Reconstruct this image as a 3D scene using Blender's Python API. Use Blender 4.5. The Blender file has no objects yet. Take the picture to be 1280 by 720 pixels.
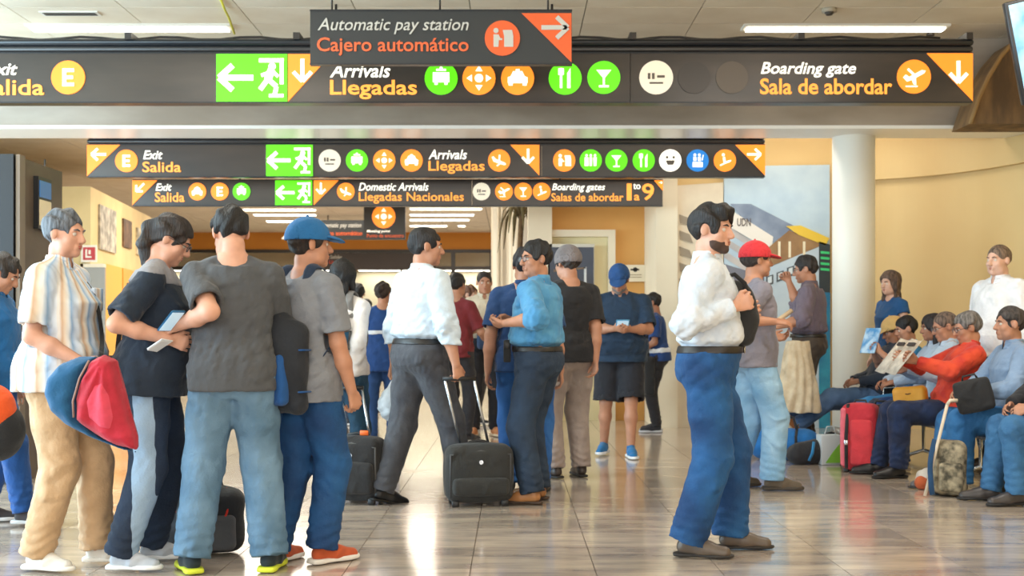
import bpy, bmesh, math, random
import numpy as np
from mathutils import Vector, Matrix, Euler
C = bpy.context.scene.collection
random.seed(7)
R = math.radians
F_PX, HY, CZ = 1500.0, 414.0, 1.15        # focal length in px, horizon row, eye height

# ------------------------------------------------------------ camera, world, light, exposure
cam_d = bpy.data.cameras.new('camera'); cam = bpy.data.objects.new('camera', cam_d); C.objects.link(cam)
cam.location = (0, 0, CZ); cam.rotation_euler = (R(90), 0, 0)
cam_d.sensor_width = 36; cam_d.lens = 36 * F_PX / 1280; cam_d.shift_y = 54 / 1280
cam_d.clip_end = 200
cam_d.dof.use_dof = True; cam_d.dof.focus_distance = 6.6; cam_d.dof.aperture_fstop = 3.5
bpy.context.scene.camera = cam
vs = bpy.context.scene.view_settings
vs.view_transform = 'Standard'; vs.look = 'None'; vs.gamma = 1; vs.use_curve_mapping = False
vs.exposure = 0.42
wd = bpy.data.worlds.new('daylight'); bpy.context.scene.world = wd; wd.use_nodes = True
bg = wd.node_tree.nodes['Background']; bg.inputs[0].default_value = (0.86, 0.93, 1.0, 1); bg.inputs[1].default_value = 0.6  # assumed daylight, entering the open unseen sides as ambient fill

def area(name, loc, rot, sx, sy, power, col):
    l = bpy.data.lights.new(name, 'AREA'); l.shape = 'RECTANGLE'; l.size = sx; l.size_y = sy
    l.energy = power; l.color = col
    o = bpy.data.objects.new(name, l); C.objects.link(o); o.location = loc; o.rotation_euler = rot
    return o
# assumed cool daylight from out of view on the left, no window built; added fill behind the camera, tilted up to brighten the ceiling
area('assumed_left_daylight', (-8.5, 6.0, 2.3), (0, R(-88), 0), 3.6, 12.0, 1250, (0.60, 0.84, 1.0))
area('rear_uplight_fill', (0.5, -5.5, 2.6), (R(148), 0, 0), 12.0, 3.6, 760, (1.0, 0.93, 0.83))
# rows of assumed ceiling lamps, mostly out of view or hidden behind the signs
for (lx, ly, lz, sx, sy, e) in [(-3, 3, 4.12, 2, .3, 40), (3, 3, 4.12, 2, .3, 40), (-3, 7.5, 4.12, 2, .3, 60), (3, 7.5, 4.12, 2, .3, 60),
                            (-3, 14.8, 3.88, 3, .6, 120), (2.8, 13.5, 3.88, 3, .4, 30), (-3, 19, 3.88, 4, 1.2, 210),
                            (-3.6, 24, 3.88, 7, 3, 210), (-3.6, 29.5, 3.88, 7, 3, 190)]:
    area('assumed_ceiling_light', (lx, ly, lz), (0, 0, 0), sx, sy, e, (1.0, 0.94, 0.84))

# ------------------------------------------------------------ materials
def lin(c):
    out = []
    for v in c[:3]:
        v /= 255.0
        out.append(v / 12.92 if v <= 0.04045 else ((v + 0.055) / 1.055) ** 2.4)
    return (*out, 1.0)
_mc = {}
def add_crease(nt, b, vec, k, bp=None):
    n3 = nt.nodes.new('ShaderNodeTexNoise'); n3.noise_type = 'RIDGED_MULTIFRACTAL'; n3.inputs['Scale'].default_value = 7.5; n3.inputs['Detail'].default_value = 2.5; n3.inputs['Distortion'].default_value = .8; nt.links.new(vec, n3.inputs[0])
    b3 = nt.nodes.new('ShaderNodeBump'); b3.inputs['Strength'].default_value = k; b3.inputs['Distance'].default_value = .028; nt.links.new(n3.outputs[0], b3.inputs['Height'])
    if bp: nt.links.new(bp.outputs[0], b3.inputs['Normal'])
    nt.links.new(b3.outputs[0], b.inputs['Normal'])
def mat(name, col, rough=.6, metal=0, col2=None, scale=30, bump=0.0, bscale=None, coat=0, emit=0, stretch=None, sheen=0, crease=0):
    key = (name, tuple(col), rough, metal, col2, scale, bump, bscale, coat, emit, stretch, sheen, crease)
    if key in _mc: return _mc[key]
    m = bpy.data.materials.new(name); m.use_nodes = True; nt = m.node_tree; b = nt.nodes['Principled BSDF']
    b.inputs['Base Color'].default_value = lin(col); b.inputs['Roughness'].default_value = rough; b.inputs['Metallic'].default_value = metal
    if coat: b.inputs['Coat Weight'].default_value = coat
    if sheen: b.inputs['Sheen Weight'].default_value = sheen
    if emit:
        b.inputs['Emission Color'].default_value = lin(col); b.inputs['Emission Strength'].default_value = emit
    if col2 is not None or bump:
        tc = nt.nodes.new('ShaderNodeTexCoord'); mp = nt.nodes.new('ShaderNodeMapping'); nt.links.new(tc.outputs['Object'], mp.inputs[0])
        if stretch: mp.inputs['Scale'].default_value = stretch
        if col2 is not None:
            n = nt.nodes.new('ShaderNodeTexNoise'); n.inputs['Scale'].default_value = scale; n.inputs['Detail'].default_value = 4
            nt.links.new(mp.outputs[0], n.inputs[0])
            r = nt.nodes.new('ShaderNodeValToRGB'); r.color_ramp.elements[0].position = .36; r.color_ramp.elements[1].position = .64
            r.color_ramp.elements[0].color = lin(col2); r.color_ramp.elements[1].color = lin(col)
            nt.links.new(n.outputs[0], r.inputs[0]); nt.links.new(r.outputs[0], b.inputs['Base Color'])
        if bump:
            n2 = nt.nodes.new('ShaderNodeTexNoise'); n2.inputs['Scale'].default_value = bscale or scale * 3; n2.inputs['Detail'].default_value = 3
            nt.links.new(mp.outputs[0], n2.inputs[0])
            bp = nt.nodes.new('ShaderNodeBump'); bp.inputs['Strength'].default_value = bump; bp.inputs['Distance'].default_value = .01
            nt.links.new(n2.outputs[0], bp.inputs['Height']); nt.links.new(bp.outputs[0], b.inputs['Normal'])
            if crease: add_crease(nt, b, mp.outputs[0], crease, bp)
    _mc[key] = m
    return m
def fabric(col, col2=None, rough=.85, scale=9, bump=.35):
    c2 = col2 or tuple(int(v * .93) for v in col)
    return mat('fabric', col, rough, col2=c2, scale=scale, bump=bump, bscale=60, sheen=.1, crease=.85)
def denim(col, fade=None):
    return mat('denim', fade or tuple(min(255, int(v * 1.15 + 8)) for v in col), .85, col2=col, scale=4, bump=.35, bscale=90, crease=.85)
def skin(t=0):
    cs = [(214, 160, 134), (188, 134, 106), (162, 110, 84), (222, 176, 152)]
    c = cs[t]; return mat('skin', c, .5, col2=tuple(int(v * .93) for v in c), scale=14)
def striped(name, cols, n, axis='around'):
    m = bpy.data.materials.new(name); m.use_nodes = True; nt = m.node_tree; b = nt.nodes['Principled BSDF']
    b.inputs['Roughness'].default_value = .85
    tc = nt.nodes.new('ShaderNodeTexCoord'); s = nt.nodes.new('ShaderNodeSeparateXYZ'); nt.links.new(tc.outputs['Object'], s.inputs[0])
    if axis == 'around':
        a = nt.nodes.new('ShaderNodeMath'); a.operation = 'ARCTAN2'; nt.links.new(s.outputs[0], a.inputs[0]); nt.links.new(s.outputs[1], a.inputs[1]); src = a.outputs[0]; k = n / (2 * math.pi)
    else: src = s.outputs['XYZ'.index(axis)]; k = n
    no = nt.nodes.new('ShaderNodeTexNoise'); no.inputs['Scale'].default_value = 7
    nt.links.new(tc.outputs['Object'], no.inputs[0])
    m0 = nt.nodes.new('ShaderNodeMath'); m0.operation = 'MULTIPLY_ADD'; nt.links.new(no.outputs[0], m0.inputs[0]); m0.inputs[1].default_value = .12 if axis == 'around' else .02; nt.links.new(src, m0.inputs[2])
    m1 = nt.nodes.new('ShaderNodeMath'); m1.operation = 'MULTIPLY'; m1.inputs[1].default_value = k; nt.links.new(m0.outputs[0], m1.inputs[0])
    m2 = nt.nodes.new('ShaderNodeMath'); m2.operation = 'FRACT'; nt.links.new(m1.outputs[0], m2.inputs[0])
    r = nt.nodes.new('ShaderNodeValToRGB'); cr = r.color_ramp; cr.interpolation = 'LINEAR'
    while len(cr.elements) < len(cols): cr.elements.new(.5)
    for i, (p, c) in enumerate(cols): cr.elements[i].position = p; cr.elements[i].color = lin(c)
    nt.links.new(m2.outputs[0], r.inputs[0]); nt.links.new(r.outputs[0], b.inputs['Base Color']); add_crease(nt, b, tc.outputs['Object'], .6)
    return m

# ------------------------------------------------------------ object helpers
def W(px, py, d): return Vector(((px - 640) / F_PX * d, d, CZ + (HY - py) / F_PX * d))
def tag(o, label=None, cat=None, group=None, kind=None):
    if label: o['label'] = label
    if cat: o['category'] = cat
    if group: o['group'] = group
    if kind: o['kind'] = kind
    return o
def empty(name, loc, rz=0, label=None, cat=None, group=None, kind=None):
    o = bpy.data.objects.new(name, None); C.objects.link(o); o.location = loc; o.rotation_euler = (0, 0, rz); o.empty_display_size = .1
    return tag(o, label, cat, group, kind)
def link(name, me, m=None, parent=None, loc=None, rot=None, smooth=None):
    if m is not None:
        me.materials.clear()
        for x in (m if isinstance(m, (list, tuple)) else [m]): me.materials.append(x)
    o = bpy.data.objects.new(name, me); C.objects.link(o)
    if parent: o.parent = parent
    if loc is not None: o.location = loc
    if rot is not None: o.rotation_euler = rot
    return o
class MB:
    """collects shapes, builds ONE mesh"""
    def __init__(s, off=(0, 0, 0)): s.v = []; s.f = []; s.m = []; s.sm = []; s.off = Vector(off)
    def _add(s, vs, fs, mi=0, sm=False):
        n = len(s.v); s.v += [tuple(Vector(v) + s.off) for v in vs]; s.f += [tuple(i + n for i in f) for f in fs]; s.m += [mi] * len(fs); s.sm += [sm] * len(fs)
    def box(s, a, b, mi=0, M=None):
        (x0, y0, z0), (x1, y1, z1) = a, b
        vs = [Vector(p) for p in ((x0, y0, z0), (x1, y0, z0), (x1, y1, z0), (x0, y1, z0), (x0, y0, z1), (x1, y0, z1), (x1, y1, z1), (x0, y1, z1))]
        if M: vs = [M @ v for v in vs]
        s._add(vs, [(0, 3, 2, 1), (4, 5, 6, 7), (0, 1, 5, 4), (1, 2, 6, 5), (2, 3, 7, 6), (3, 0, 4, 7)], mi)
    def rbox(s, c, dim, r=.03, seg=3, mi=0, M=None, taper=1, bulge=0):
        bm = bmesh.new(); bmesh.ops.create_cube(bm, size=1)
        for v in bm.verts:
            k = taper if v.co.z > 0 else 1
            v.co = Vector((v.co.x * dim[0] * k, v.co.y * dim[1] * k, v.co.z * dim[2]))
        bmesh.ops.bevel(bm, geom=bm.edges[:], offset=r, segments=seg, profile=.5, affect='EDGES')
        if bulge:
            bmesh.ops.subdivide_edges(bm, edges=[e for e in bm.edges if e.calc_length() > min(dim) * .3], cuts=5, use_grid_fill=True)
            for v in bm.verts:
                q = [v.co[i] / dim[i] * 2 for i in range(3)]
                for i in range(3):
                    o = [(1 - min(1, q[j] ** 2)) for j in range(3) if j != i]
                    v.co[i] += bulge * q[i] * o[0] * o[1]
        vs = [(v.co + Vector(c)) if not M else M @ (v.co + Vector(c)) for v in bm.verts]
        bm.verts.index_update(); fs = [tuple(v.index for v in f.verts) for f in bm.faces]; bm.free()
        s._add(vs, fs, mi, True)
    def prism(s, pts, y0, y1, mi=0):
        n = len(pts); vs = [(x, y0, z) for x, z in pts] + [(x, y1, z) for x, z in pts]
        a = sum(pts[i][0] * pts[(i + 1) % n][1] - pts[(i + 1) % n][0] * pts[i][1] for i in range(n))
        o = list(range(n)) if a > 0 else list(range(n))[::-1]
        fs = [tuple(o), tuple(i + n for i in o[::-1])] + [(o[(i + 1) % n], o[i], o[i] + n, o[(i + 1) % n] + n) for i in range(n)]
        s._add(vs, fs, mi)
    def prismz(s, pts, z0, z1, mi=0):
        n = len(pts); vs = [(x, y, z0) for x, y in pts] + [(x, y, z1) for x, y in pts]
        a = sum(pts[i][0] * pts[(i + 1) % n][1] - pts[(i + 1) % n][0] * pts[i][1] for i in range(n))
        o = list(range(n)) if a > 0 else list(range(n))[::-1]
        fs = [tuple(o[::-1]), tuple(i + n for i in o)] + [(o[i], o[(i + 1) % n], o[(i + 1) % n] + n, o[i] + n) for i in range(n)]
        s._add(vs, fs, mi)
    def disc(s, cx, cz, r, y0, y1, n=28, mi=0): s.prism([(cx + r * math.cos(2 * math.pi * i / n), cz + r * math.sin(2 * math.pi * i / n)) for i in range(n)], y0, y1, mi)
    def tube(s, pts, r, n=8, mi=0, flat=1, fn=None):
        pts = [Vector(p) for p in pts]; rs = r if isinstance(r, (list, tuple)) else [r] * len(pts)
        vs = []; prev = None
        for i, p in enumerate(pts):
            t = (pts[min(i + 1, len(pts) - 1)] - pts[max(i - 1, 0)]).normalized()
            if prev is None: u = t.cross(Vector(fn) if fn else (Vector((0, 0, 1)) if abs(t.z) < .9 else Vector((0, 1, 0)))).normalized()
            else: u = (prev - t * prev.dot(t)).normalized()
            prev = u; w = t.cross(u)
            for k in range(n):
                a = 2 * math.pi * k / n; vs.append(p + u * math.cos(a) * rs[i] + w * math.sin(a) * rs[i] * flat)
        fs = [(i * n + k, i * n + (k + 1) % n, (i + 1) * n + (k + 1) % n, (i + 1) * n + k) for i in range(len(pts) - 1) for k in range(n)]
        fs += [tuple(range(n))[::-1], tuple((len(pts) - 1) * n + k for k in range(n))]
        s._add(vs, fs, mi, True)
    def cyl(s, a, b, r, n=16, mi=0, r2=None): s.tube([a, b], [r, r if r2 is None else r2], n, mi)
    def ball(s, c, r, n=12, mi=0):
        r = (r, r, r) if not isinstance(r, (tuple, list)) else r
        vs = [(c[0], c[1], c[2] + r[2])]; m = n // 2
        for i in range(1, m):
            for k in range(n): a = math.pi * i / m; b = 2 * math.pi * k / n; vs.append((c[0] + r[0] * math.sin(a) * math.cos(b), c[1] + r[1] * math.sin(a) * math.sin(b), c[2] + r[2] * math.cos(a)))
        vs.append((c[0], c[1], c[2] - r[2])); L = len(vs) - 1
        fs = [(0, 1 + k, 1 + (k + 1) % n) for k in range(n)]
        fs += [(1 + i * n + k, 1 + (i + 1) * n + k, 1 + (i + 1) * n + (k + 1) % n, 1 + i * n + (k + 1) % n) for i in range(m - 2) for k in range(n)]
        fs += [(L, 1 + (m - 2) * n + (k + 1) % n, 1 + (m - 2) * n + k) for k in range(n)]
        s._add(vs, fs, mi, True)
    def mesh(s, name='m'):
        me = bpy.data.meshes.new(name); me.from_pydata(s.v, [], s.f); me.polygons.foreach_set('material_index', s.m); me.polygons.foreach_set('use_smooth', s.sm); me.update(); return me
    def build(s, name, m, parent=None, loc=None, rot=None): return link(name, s.mesh(name), m, parent, loc, rot)

# ------------------------------------------------------------ signed distance modelling (bodies, clothes, hair, soft bags)
def V(*a): return np.array(a if len(a) > 1 else a[0], dtype=np.float64)
def nrm(v): v = V(v); return v / (np.linalg.norm(v) + 1e-9)
class SDF:
    def __init__(s, lo, hi, h, fine=()):
        s.ax = []
        for i in range(3):
            c = [lo[i]]
            while c[-1] < hi[i]:
                st = h
                for (ax, a, b, hf) in fine:
                    if ax == i and a <= c[-1] < b: st = min(st, hf)
                c.append(c[-1] + st)
            s.ax.append(np.array(c, dtype=np.float32))
        s.F = np.full([len(a) for a in s.ax], .3, dtype=np.float32)
    def reg(s, lo, hi):
        sl = tuple(slice(max(0, int(np.searchsorted(s.ax[i], lo[i])) - 1), int(np.searchsorted(s.ax[i], hi[i])) + 1) for i in range(3))
        return sl, (s.ax[0][sl[0]][:, None, None], s.ax[1][sl[1]][None, :, None], s.ax[2][sl[2]][None, None, :])
    def op(s, prim, k=.01, mode='u'):
        f, lo, hi = prim; m = k + .03
        sl, (X, Y, Z) = s.reg([v - m for v in lo], [v + m for v in hi])
        A = s.F[sl]
        if A.size == 0: return s
        d = f(X, Y, Z)
        if mode == 'u': hh = np.maximum(k - np.abs(A - d), 0) / k; s.F[sl] = np.minimum(A, d) - hh * hh * k * .25
        else: hh = np.maximum(k - np.abs(A + d), 0) / k; s.F[sl] = np.maximum(A, -d) + hh * hh * k * .25
        return s
    def cut(s, n, p, k=.004):
        """keep the side where (x-p).n < 0"""
        X, Y, Z = s.ax[0][:, None, None], s.ax[1][None, :, None], s.ax[2][None, None, :]
        s.F = np.maximum(s.F, ((X - p[0]) * n[0] + (Y - p[1]) * n[1] + (Z - p[2]) * n[2]).astype(np.float32))
    def disp(s, fn, band=.035):
        i = np.nonzero(np.abs(s.F) < band)
        s.F[i] += fn(s.ax[0][i[0]], s.ax[1][i[1]], s.ax[2][i[2]]).astype(np.float32)
    def mesh(s, name):
        F = s.F; ins = F < 0
        c = ins[:-1, :-1, :-1].astype(np.int8)
        for dx, dy, dz in ((1,0,0),(0,1,0),(0,0,1),(1,1,0),(1,0,1),(0,1,1),(1,1,1)):
            c = c + ins[dx:F.shape[0]-1+dx, dy:F.shape[1]-1+dy, dz:F.shape[2]-1+dz]
        act = (c > 0) & (c < 8); ii = np.argwhere(act); N = len(ii)
        vid = np.full(act.shape, -1, dtype=np.int32); vid[act] = np.arange(N)
        offs = [(a, b, d) for a in (0, 1) for b in (0, 1) for d in (0, 1)]
        val = np.stack([F[ii[:, 0] + a, ii[:, 1] + b, ii[:, 2] + d] for a, b, d in offs], 1)
        P = np.zeros((N, 3)); W_ = np.zeros(N)
        for i, oa in enumerate(offs):
            for j, ob in enumerate(offs):
                if j > i and sum(abs(oa[k] - ob[k]) for k in range(3)) == 1:
                    m = (val[:, i] < 0) != (val[:, j] < 0)
                    t = np.where(m, val[:, i] / (val[:, i] - val[:, j] + 1e-12), 0)
                    for k in range(3): P[:, k] += np.where(m, oa[k] + (ob[k] - oa[k]) * t, 0)
                    W_ += m
        P /= W_[:, None]; co = np.zeros((N, 3))
        for k in range(3):
            a0 = s.ax[k][ii[:, k]]; a1 = s.ax[k][ii[:, k] + 1]; co[:, k] = a0 + (a1 - a0) * P[:, k]
        quads = []
        for ax in range(3):
            o1, o2 = [(1, 2), (2, 0), (0, 1)][ax]
            A = ins.take(range(0, F.shape[ax] - 1), ax); B = ins.take(range(1, F.shape[ax]), ax)
            ch = np.argwhere(A != B); ch = ch[(ch[:, o1] > 0) & (ch[:, o2] > 0) & (ch[:, o1] < F.shape[o1] - 1) & (ch[:, o2] < F.shape[o2] - 1)]
            def g(d1, d2):
                q = ch.copy(); q[:, o1] -= d1; q[:, o2] -= d2; return vid[q[:, 0], q[:, 1], q[:, 2]]
            q = np.stack([g(1, 1), g(0, 1), g(0, 0), g(1, 0)], 1)
            fl = ~A[ch[:, 0], ch[:, 1], ch[:, 2]]; q[fl] = q[fl][:, ::-1]; quads.append(q)
        q = np.concatenate(quads).astype(np.int32)
        me = bpy.data.meshes.new(name)
        me.vertices.add(N); me.vertices.foreach_set('co', co.astype(np.float32).ravel())
        me.loops.add(q.size); me.loops.foreach_set('vertex_index', q.ravel())
        me.polygons.add(len(q)); me.polygons.foreach_set('loop_start', np.arange(0, q.size, 4, dtype=np.int32))
        me.polygons.foreach_set('use_smooth', np.ones(len(q), dtype=bool)); me.update(calc_edges=True); me.validate()
        return me
def cap(a, b, r1, r2=None, fl=None, cut0=None, cut1=None):
    a = V(a); b = V(b); r2 = r1 if r2 is None else r2; ab = b - a; L2 = float(ab @ ab) + 1e-12; L = math.sqrt(L2)
    def f(X, Y, Z):
        x = X - a[0]; y = Y - a[1]; z = Z - a[2]; t = (x * ab[0] + y * ab[1] + z * ab[2]) / L2; tc = np.clip(t, 0, 1)
        x = x - ab[0] * tc; y = y - ab[1] * tc; z = z - ab[2] * tc
        if fl is not None:
            n, k = fl; dn = (x * n[0] + y * n[1] + z * n[2]) * (1 / k - 1); x = x + n[0] * dn; y = y + n[1] * dn; z = z + n[2] * dn
        d = np.sqrt(x * x + y * y + z * z) - (r1 + (r2 - r1) * tc)
        if cut1 is not None: d = np.maximum(d, (t - 1) * L - cut1)
        if cut0 is not None: d = np.maximum(d, -t * L - cut0)
        return d
    r = max(r1, r2); return f, np.minimum(a, b) - r, np.maximum(a, b) + r
def ell(c, r, M=None):
    c = V(c); r = V(r); M = np.eye(3) if M is None else M        # M rows: local axes
    def f(X, Y, Z):
        x = X - c[0]; y = Y - c[1]; z = Z - c[2]; q = [(x * M[i][0] + y * M[i][1] + z * M[i][2]) for i in range(3)]
        k0 = np.sqrt(sum((q[i] / r[i]) ** 2 for i in range(3))); k1 = np.sqrt(sum((q[i] / r[i] ** 2) ** 2 for i in range(3))) + 1e-6
        return k0 * (k0 - 1) / k1
    e = sum(np.abs(M[i]) * r[i] for i in range(3)); return f, c - e, c + e
def bx(c, h, M=None, rad=.01):
    c = V(c); h = V(h); M = np.eye(3) if M is None else M
    def f(X, Y, Z):
        x = X - c[0]; y = Y - c[1]; z = Z - c[2]; q = [np.abs(x * M[i][0] + y * M[i][1] + z * M[i][2]) - (h[i] - rad) for i in range(3)]
        return np.sqrt(sum(np.maximum(v, 0) ** 2 for v in q)) + np.minimum(np.maximum(np.maximum(q[0], q[1]), q[2]), 0) - rad
    e = sum(np.abs(M[i]) * h[i] for i in range(3)); return f, c - e, c + e
def loft(P, Rt, Fw, U, T, lo, hi, off=0, n=2.3):
    P = V(P)
    def f(X, Y, Z):
        x = X - P[0]; y = Y - P[1]; z = Z - P[2]
        u = x * U[0] + y * U[1] + z * U[2]; p = x * Rt[0] + y * Rt[1] + z * Rt[2]; q = x * Fw[0] + y * Fw[1] + z * Fw[2]
        a = np.interp(u, T[:, 0], T[:, 1]) + off; b = np.interp(u, T[:, 0], T[:, 2]) + off; c = np.interp(u, T[:, 0], T[:, 3])
        rho = (np.abs(p / a) ** n + np.abs((q - c) / b) ** n) ** (1 / n)
        return np.maximum(np.maximum((rho - 1) * np.minimum(a, b), lo - u), u - hi)
    w = max(T[:, 1].max(), T[:, 2].max() + abs(T[:, 3]).max()) + off
    e0 = P + U * lo; e1 = P + U * hi; return f, np.minimum(e0, e1) - w, np.maximum(e0, e1) + w
def polyprim(pts, T, w, yc=0.):
    """cushion over an outline in the XZ plane, half thickness T, edge rounding width w"""
    pts = np.array(pts, dtype=np.float64)
    def f(X, Y, Z):
        X2, Z2 = np.broadcast_arrays(X[:, 0, :], Z[0, :, :].reshape(1, -1)); d = np.full(X2.shape, 1e9); ins = np.zeros(X2.shape, bool)
        for i in range(len(pts)):
            a = pts[i]; b = pts[(i + 1) % len(pts)]; e = b - a; px = X2 - a[0]; pz = Z2 - a[1]; t = np.clip((px * e[0] + pz * e[1]) / (e @ e), 0, 1)
            d = np.minimum(d, np.hypot(px - e[0] * t, pz - e[1] * t)); ins ^= ((a[1] > Z2) != (b[1] > Z2)) & (X2 < (b[0] - a[0]) * (Z2 - a[1]) / (b[1] - a[1] + 1e-12) + a[0])
        d = np.where(ins, d, -d); t = T * np.sqrt(np.clip(d / w, 0, 1) * (2 - np.clip(d / w, 0, 1)))
        return np.where((d > 0)[:, None, :], (np.abs(Y - yc) - t[:, None, :]) * .7, np.maximum(-d[:, None, :], np.abs(Y - yc) * .7))
    return f, np.array([pts[:, 0].min(), yc - T, pts[:, 1].min()]), np.array([pts[:, 0].max(), yc + T, pts[:, 1].max()])
def waves(seed, fr=14, n=4):
    rg = np.random.RandomState(seed); K = rg.normal(size=(n, 3)); K /= np.linalg.norm(K, axis=1)[:, None]; K *= (fr * (0.7 + rg.rand(n) * .9))[:, None]; ph = rg.rand(n) * 7
    def f(x, y, z):
        wx = x + .02 * np.sin(9 * z + ph[0]); wz = z + .025 * np.sin(11 * x + 7 * y + ph[1]); t = 0
        for i in range(n): t = t + (1 - 2 * np.abs(np.sin(wx * K[i, 0] + y * K[i, 1] + wz * K[i, 2] + ph[i])))
        return t / n
    return f
# ------------------------------------------------------------ people
def ik(a, t, l1, l2, pole):
    a = V(a); t = V(t); d = t - a; L = np.linalg.norm(d); mx = (l1 + l2) * .995
    if L > mx: t = a + d / L * mx; d = t - a; L = mx
    u = d / L; x = (l1 * l1 - l2 * l2 + L * L) / (2 * L); h = math.sqrt(max(l1 * l1 - x * x, 0))
    p = V(pole); p = p - u * (p @ u); p = nrm(p)
    return a + u * x + p * h, t
def rot3(yaw, pitch, roll):
    """head frame: rows = (person's left, forward, up); yaw to the person's left, pitch down"""
    cy, sy = math.cos(R(yaw)), math.sin(R(yaw)); L = V(cy, sy, 0.); Fw = V(sy, -cy, 0.); U = V(0., 0., 1.)
    cp, sp = math.cos(R(pitch)), math.sin(R(pitch)); Fw, U = Fw * cp - U * sp, U * cp + Fw * sp
    cr, sr = math.cos(R(roll)), math.sin(R(roll)); L, U = L * cr - U * sr, U * cr + L * sr
    return np.stack([L, Fw, U])
_shoes = {}
def shoe_mesh(kind):
    if kind in _shoes: return _shoes[kind]
    s = SDF((-.06, -.03, -.01), (.06, .31, .15), .006)
    hi = kind in ('sneaker', 'boot')
    s.op(cap((0, .035, .045), (0, .13, .04), .036, .040), .02).op(cap((0, .13, .035), (.005, .235, .025), .043, .033), .02)
    s.op(cap((0, .045, .06), (0, .05, .115 if hi else .095), .034, .034), .02).op(cap((0, .06, .09 if hi else .075), (0, .16, .045), .030, .030), .025)
    s.op(ell((0, .045, .135 if hi else .115), (.024, .03, .03)), .005, 'd')
    s.cut((0, 0, -1), (0, 0, .014)); up = s.mesh('shoe_upper')
    s = SDF((-.07, -.04, -.01), (.07, .32, .05), .007)
    g = .049 if hi else .042
    s.op(bx((0, .10, .012), (g - .006, .115, .013), rad=.012), .01).op(ell((0, .20, .013), (g, .085, .03)), .02).op(ell((0, .03, .013), (g - .006, .045, .03)), .02)
    s.cut((0, 0, -1), (0, 0, .001)); s.cut((0, 0, 1), (0, 0, .026 if hi else .018)); so = s.mesh('shoe_sole')
    _shoes[kind] = (up, so); return _shoes[kind]
TM = np.array([(-.13,.06,.05,-.01),(-.08,.13,.105,-.01),(-.03,.165,.12,-.01),(.03,.168,.122,-.005),(.10,.150,.112,.005),(.16,.146,.108,.008),(.26,.160,.115,.01),(.36,.178,.118,.008),(.42,.172,.105,0),(.47,.12,.085,-.008),(.51,.075,.065,-.01),(.55,.058,.058,-.005)])
TF = np.array([(-.13,.06,.05,-.01),(-.08,.14,.11,-.012),(-.03,.175,.125,-.015),(.03,.170,.122,-.01),(.10,.142,.108,.0),(.16,.132,.10,.005),(.26,.145,.108,.015),(.34,.155,.125,.025),(.42,.150,.098,0),(.47,.105,.075,-.008),(.51,.065,.055,-.01),(.55,.048,.05,-.005)])
ORD = {'n': 0}
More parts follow.
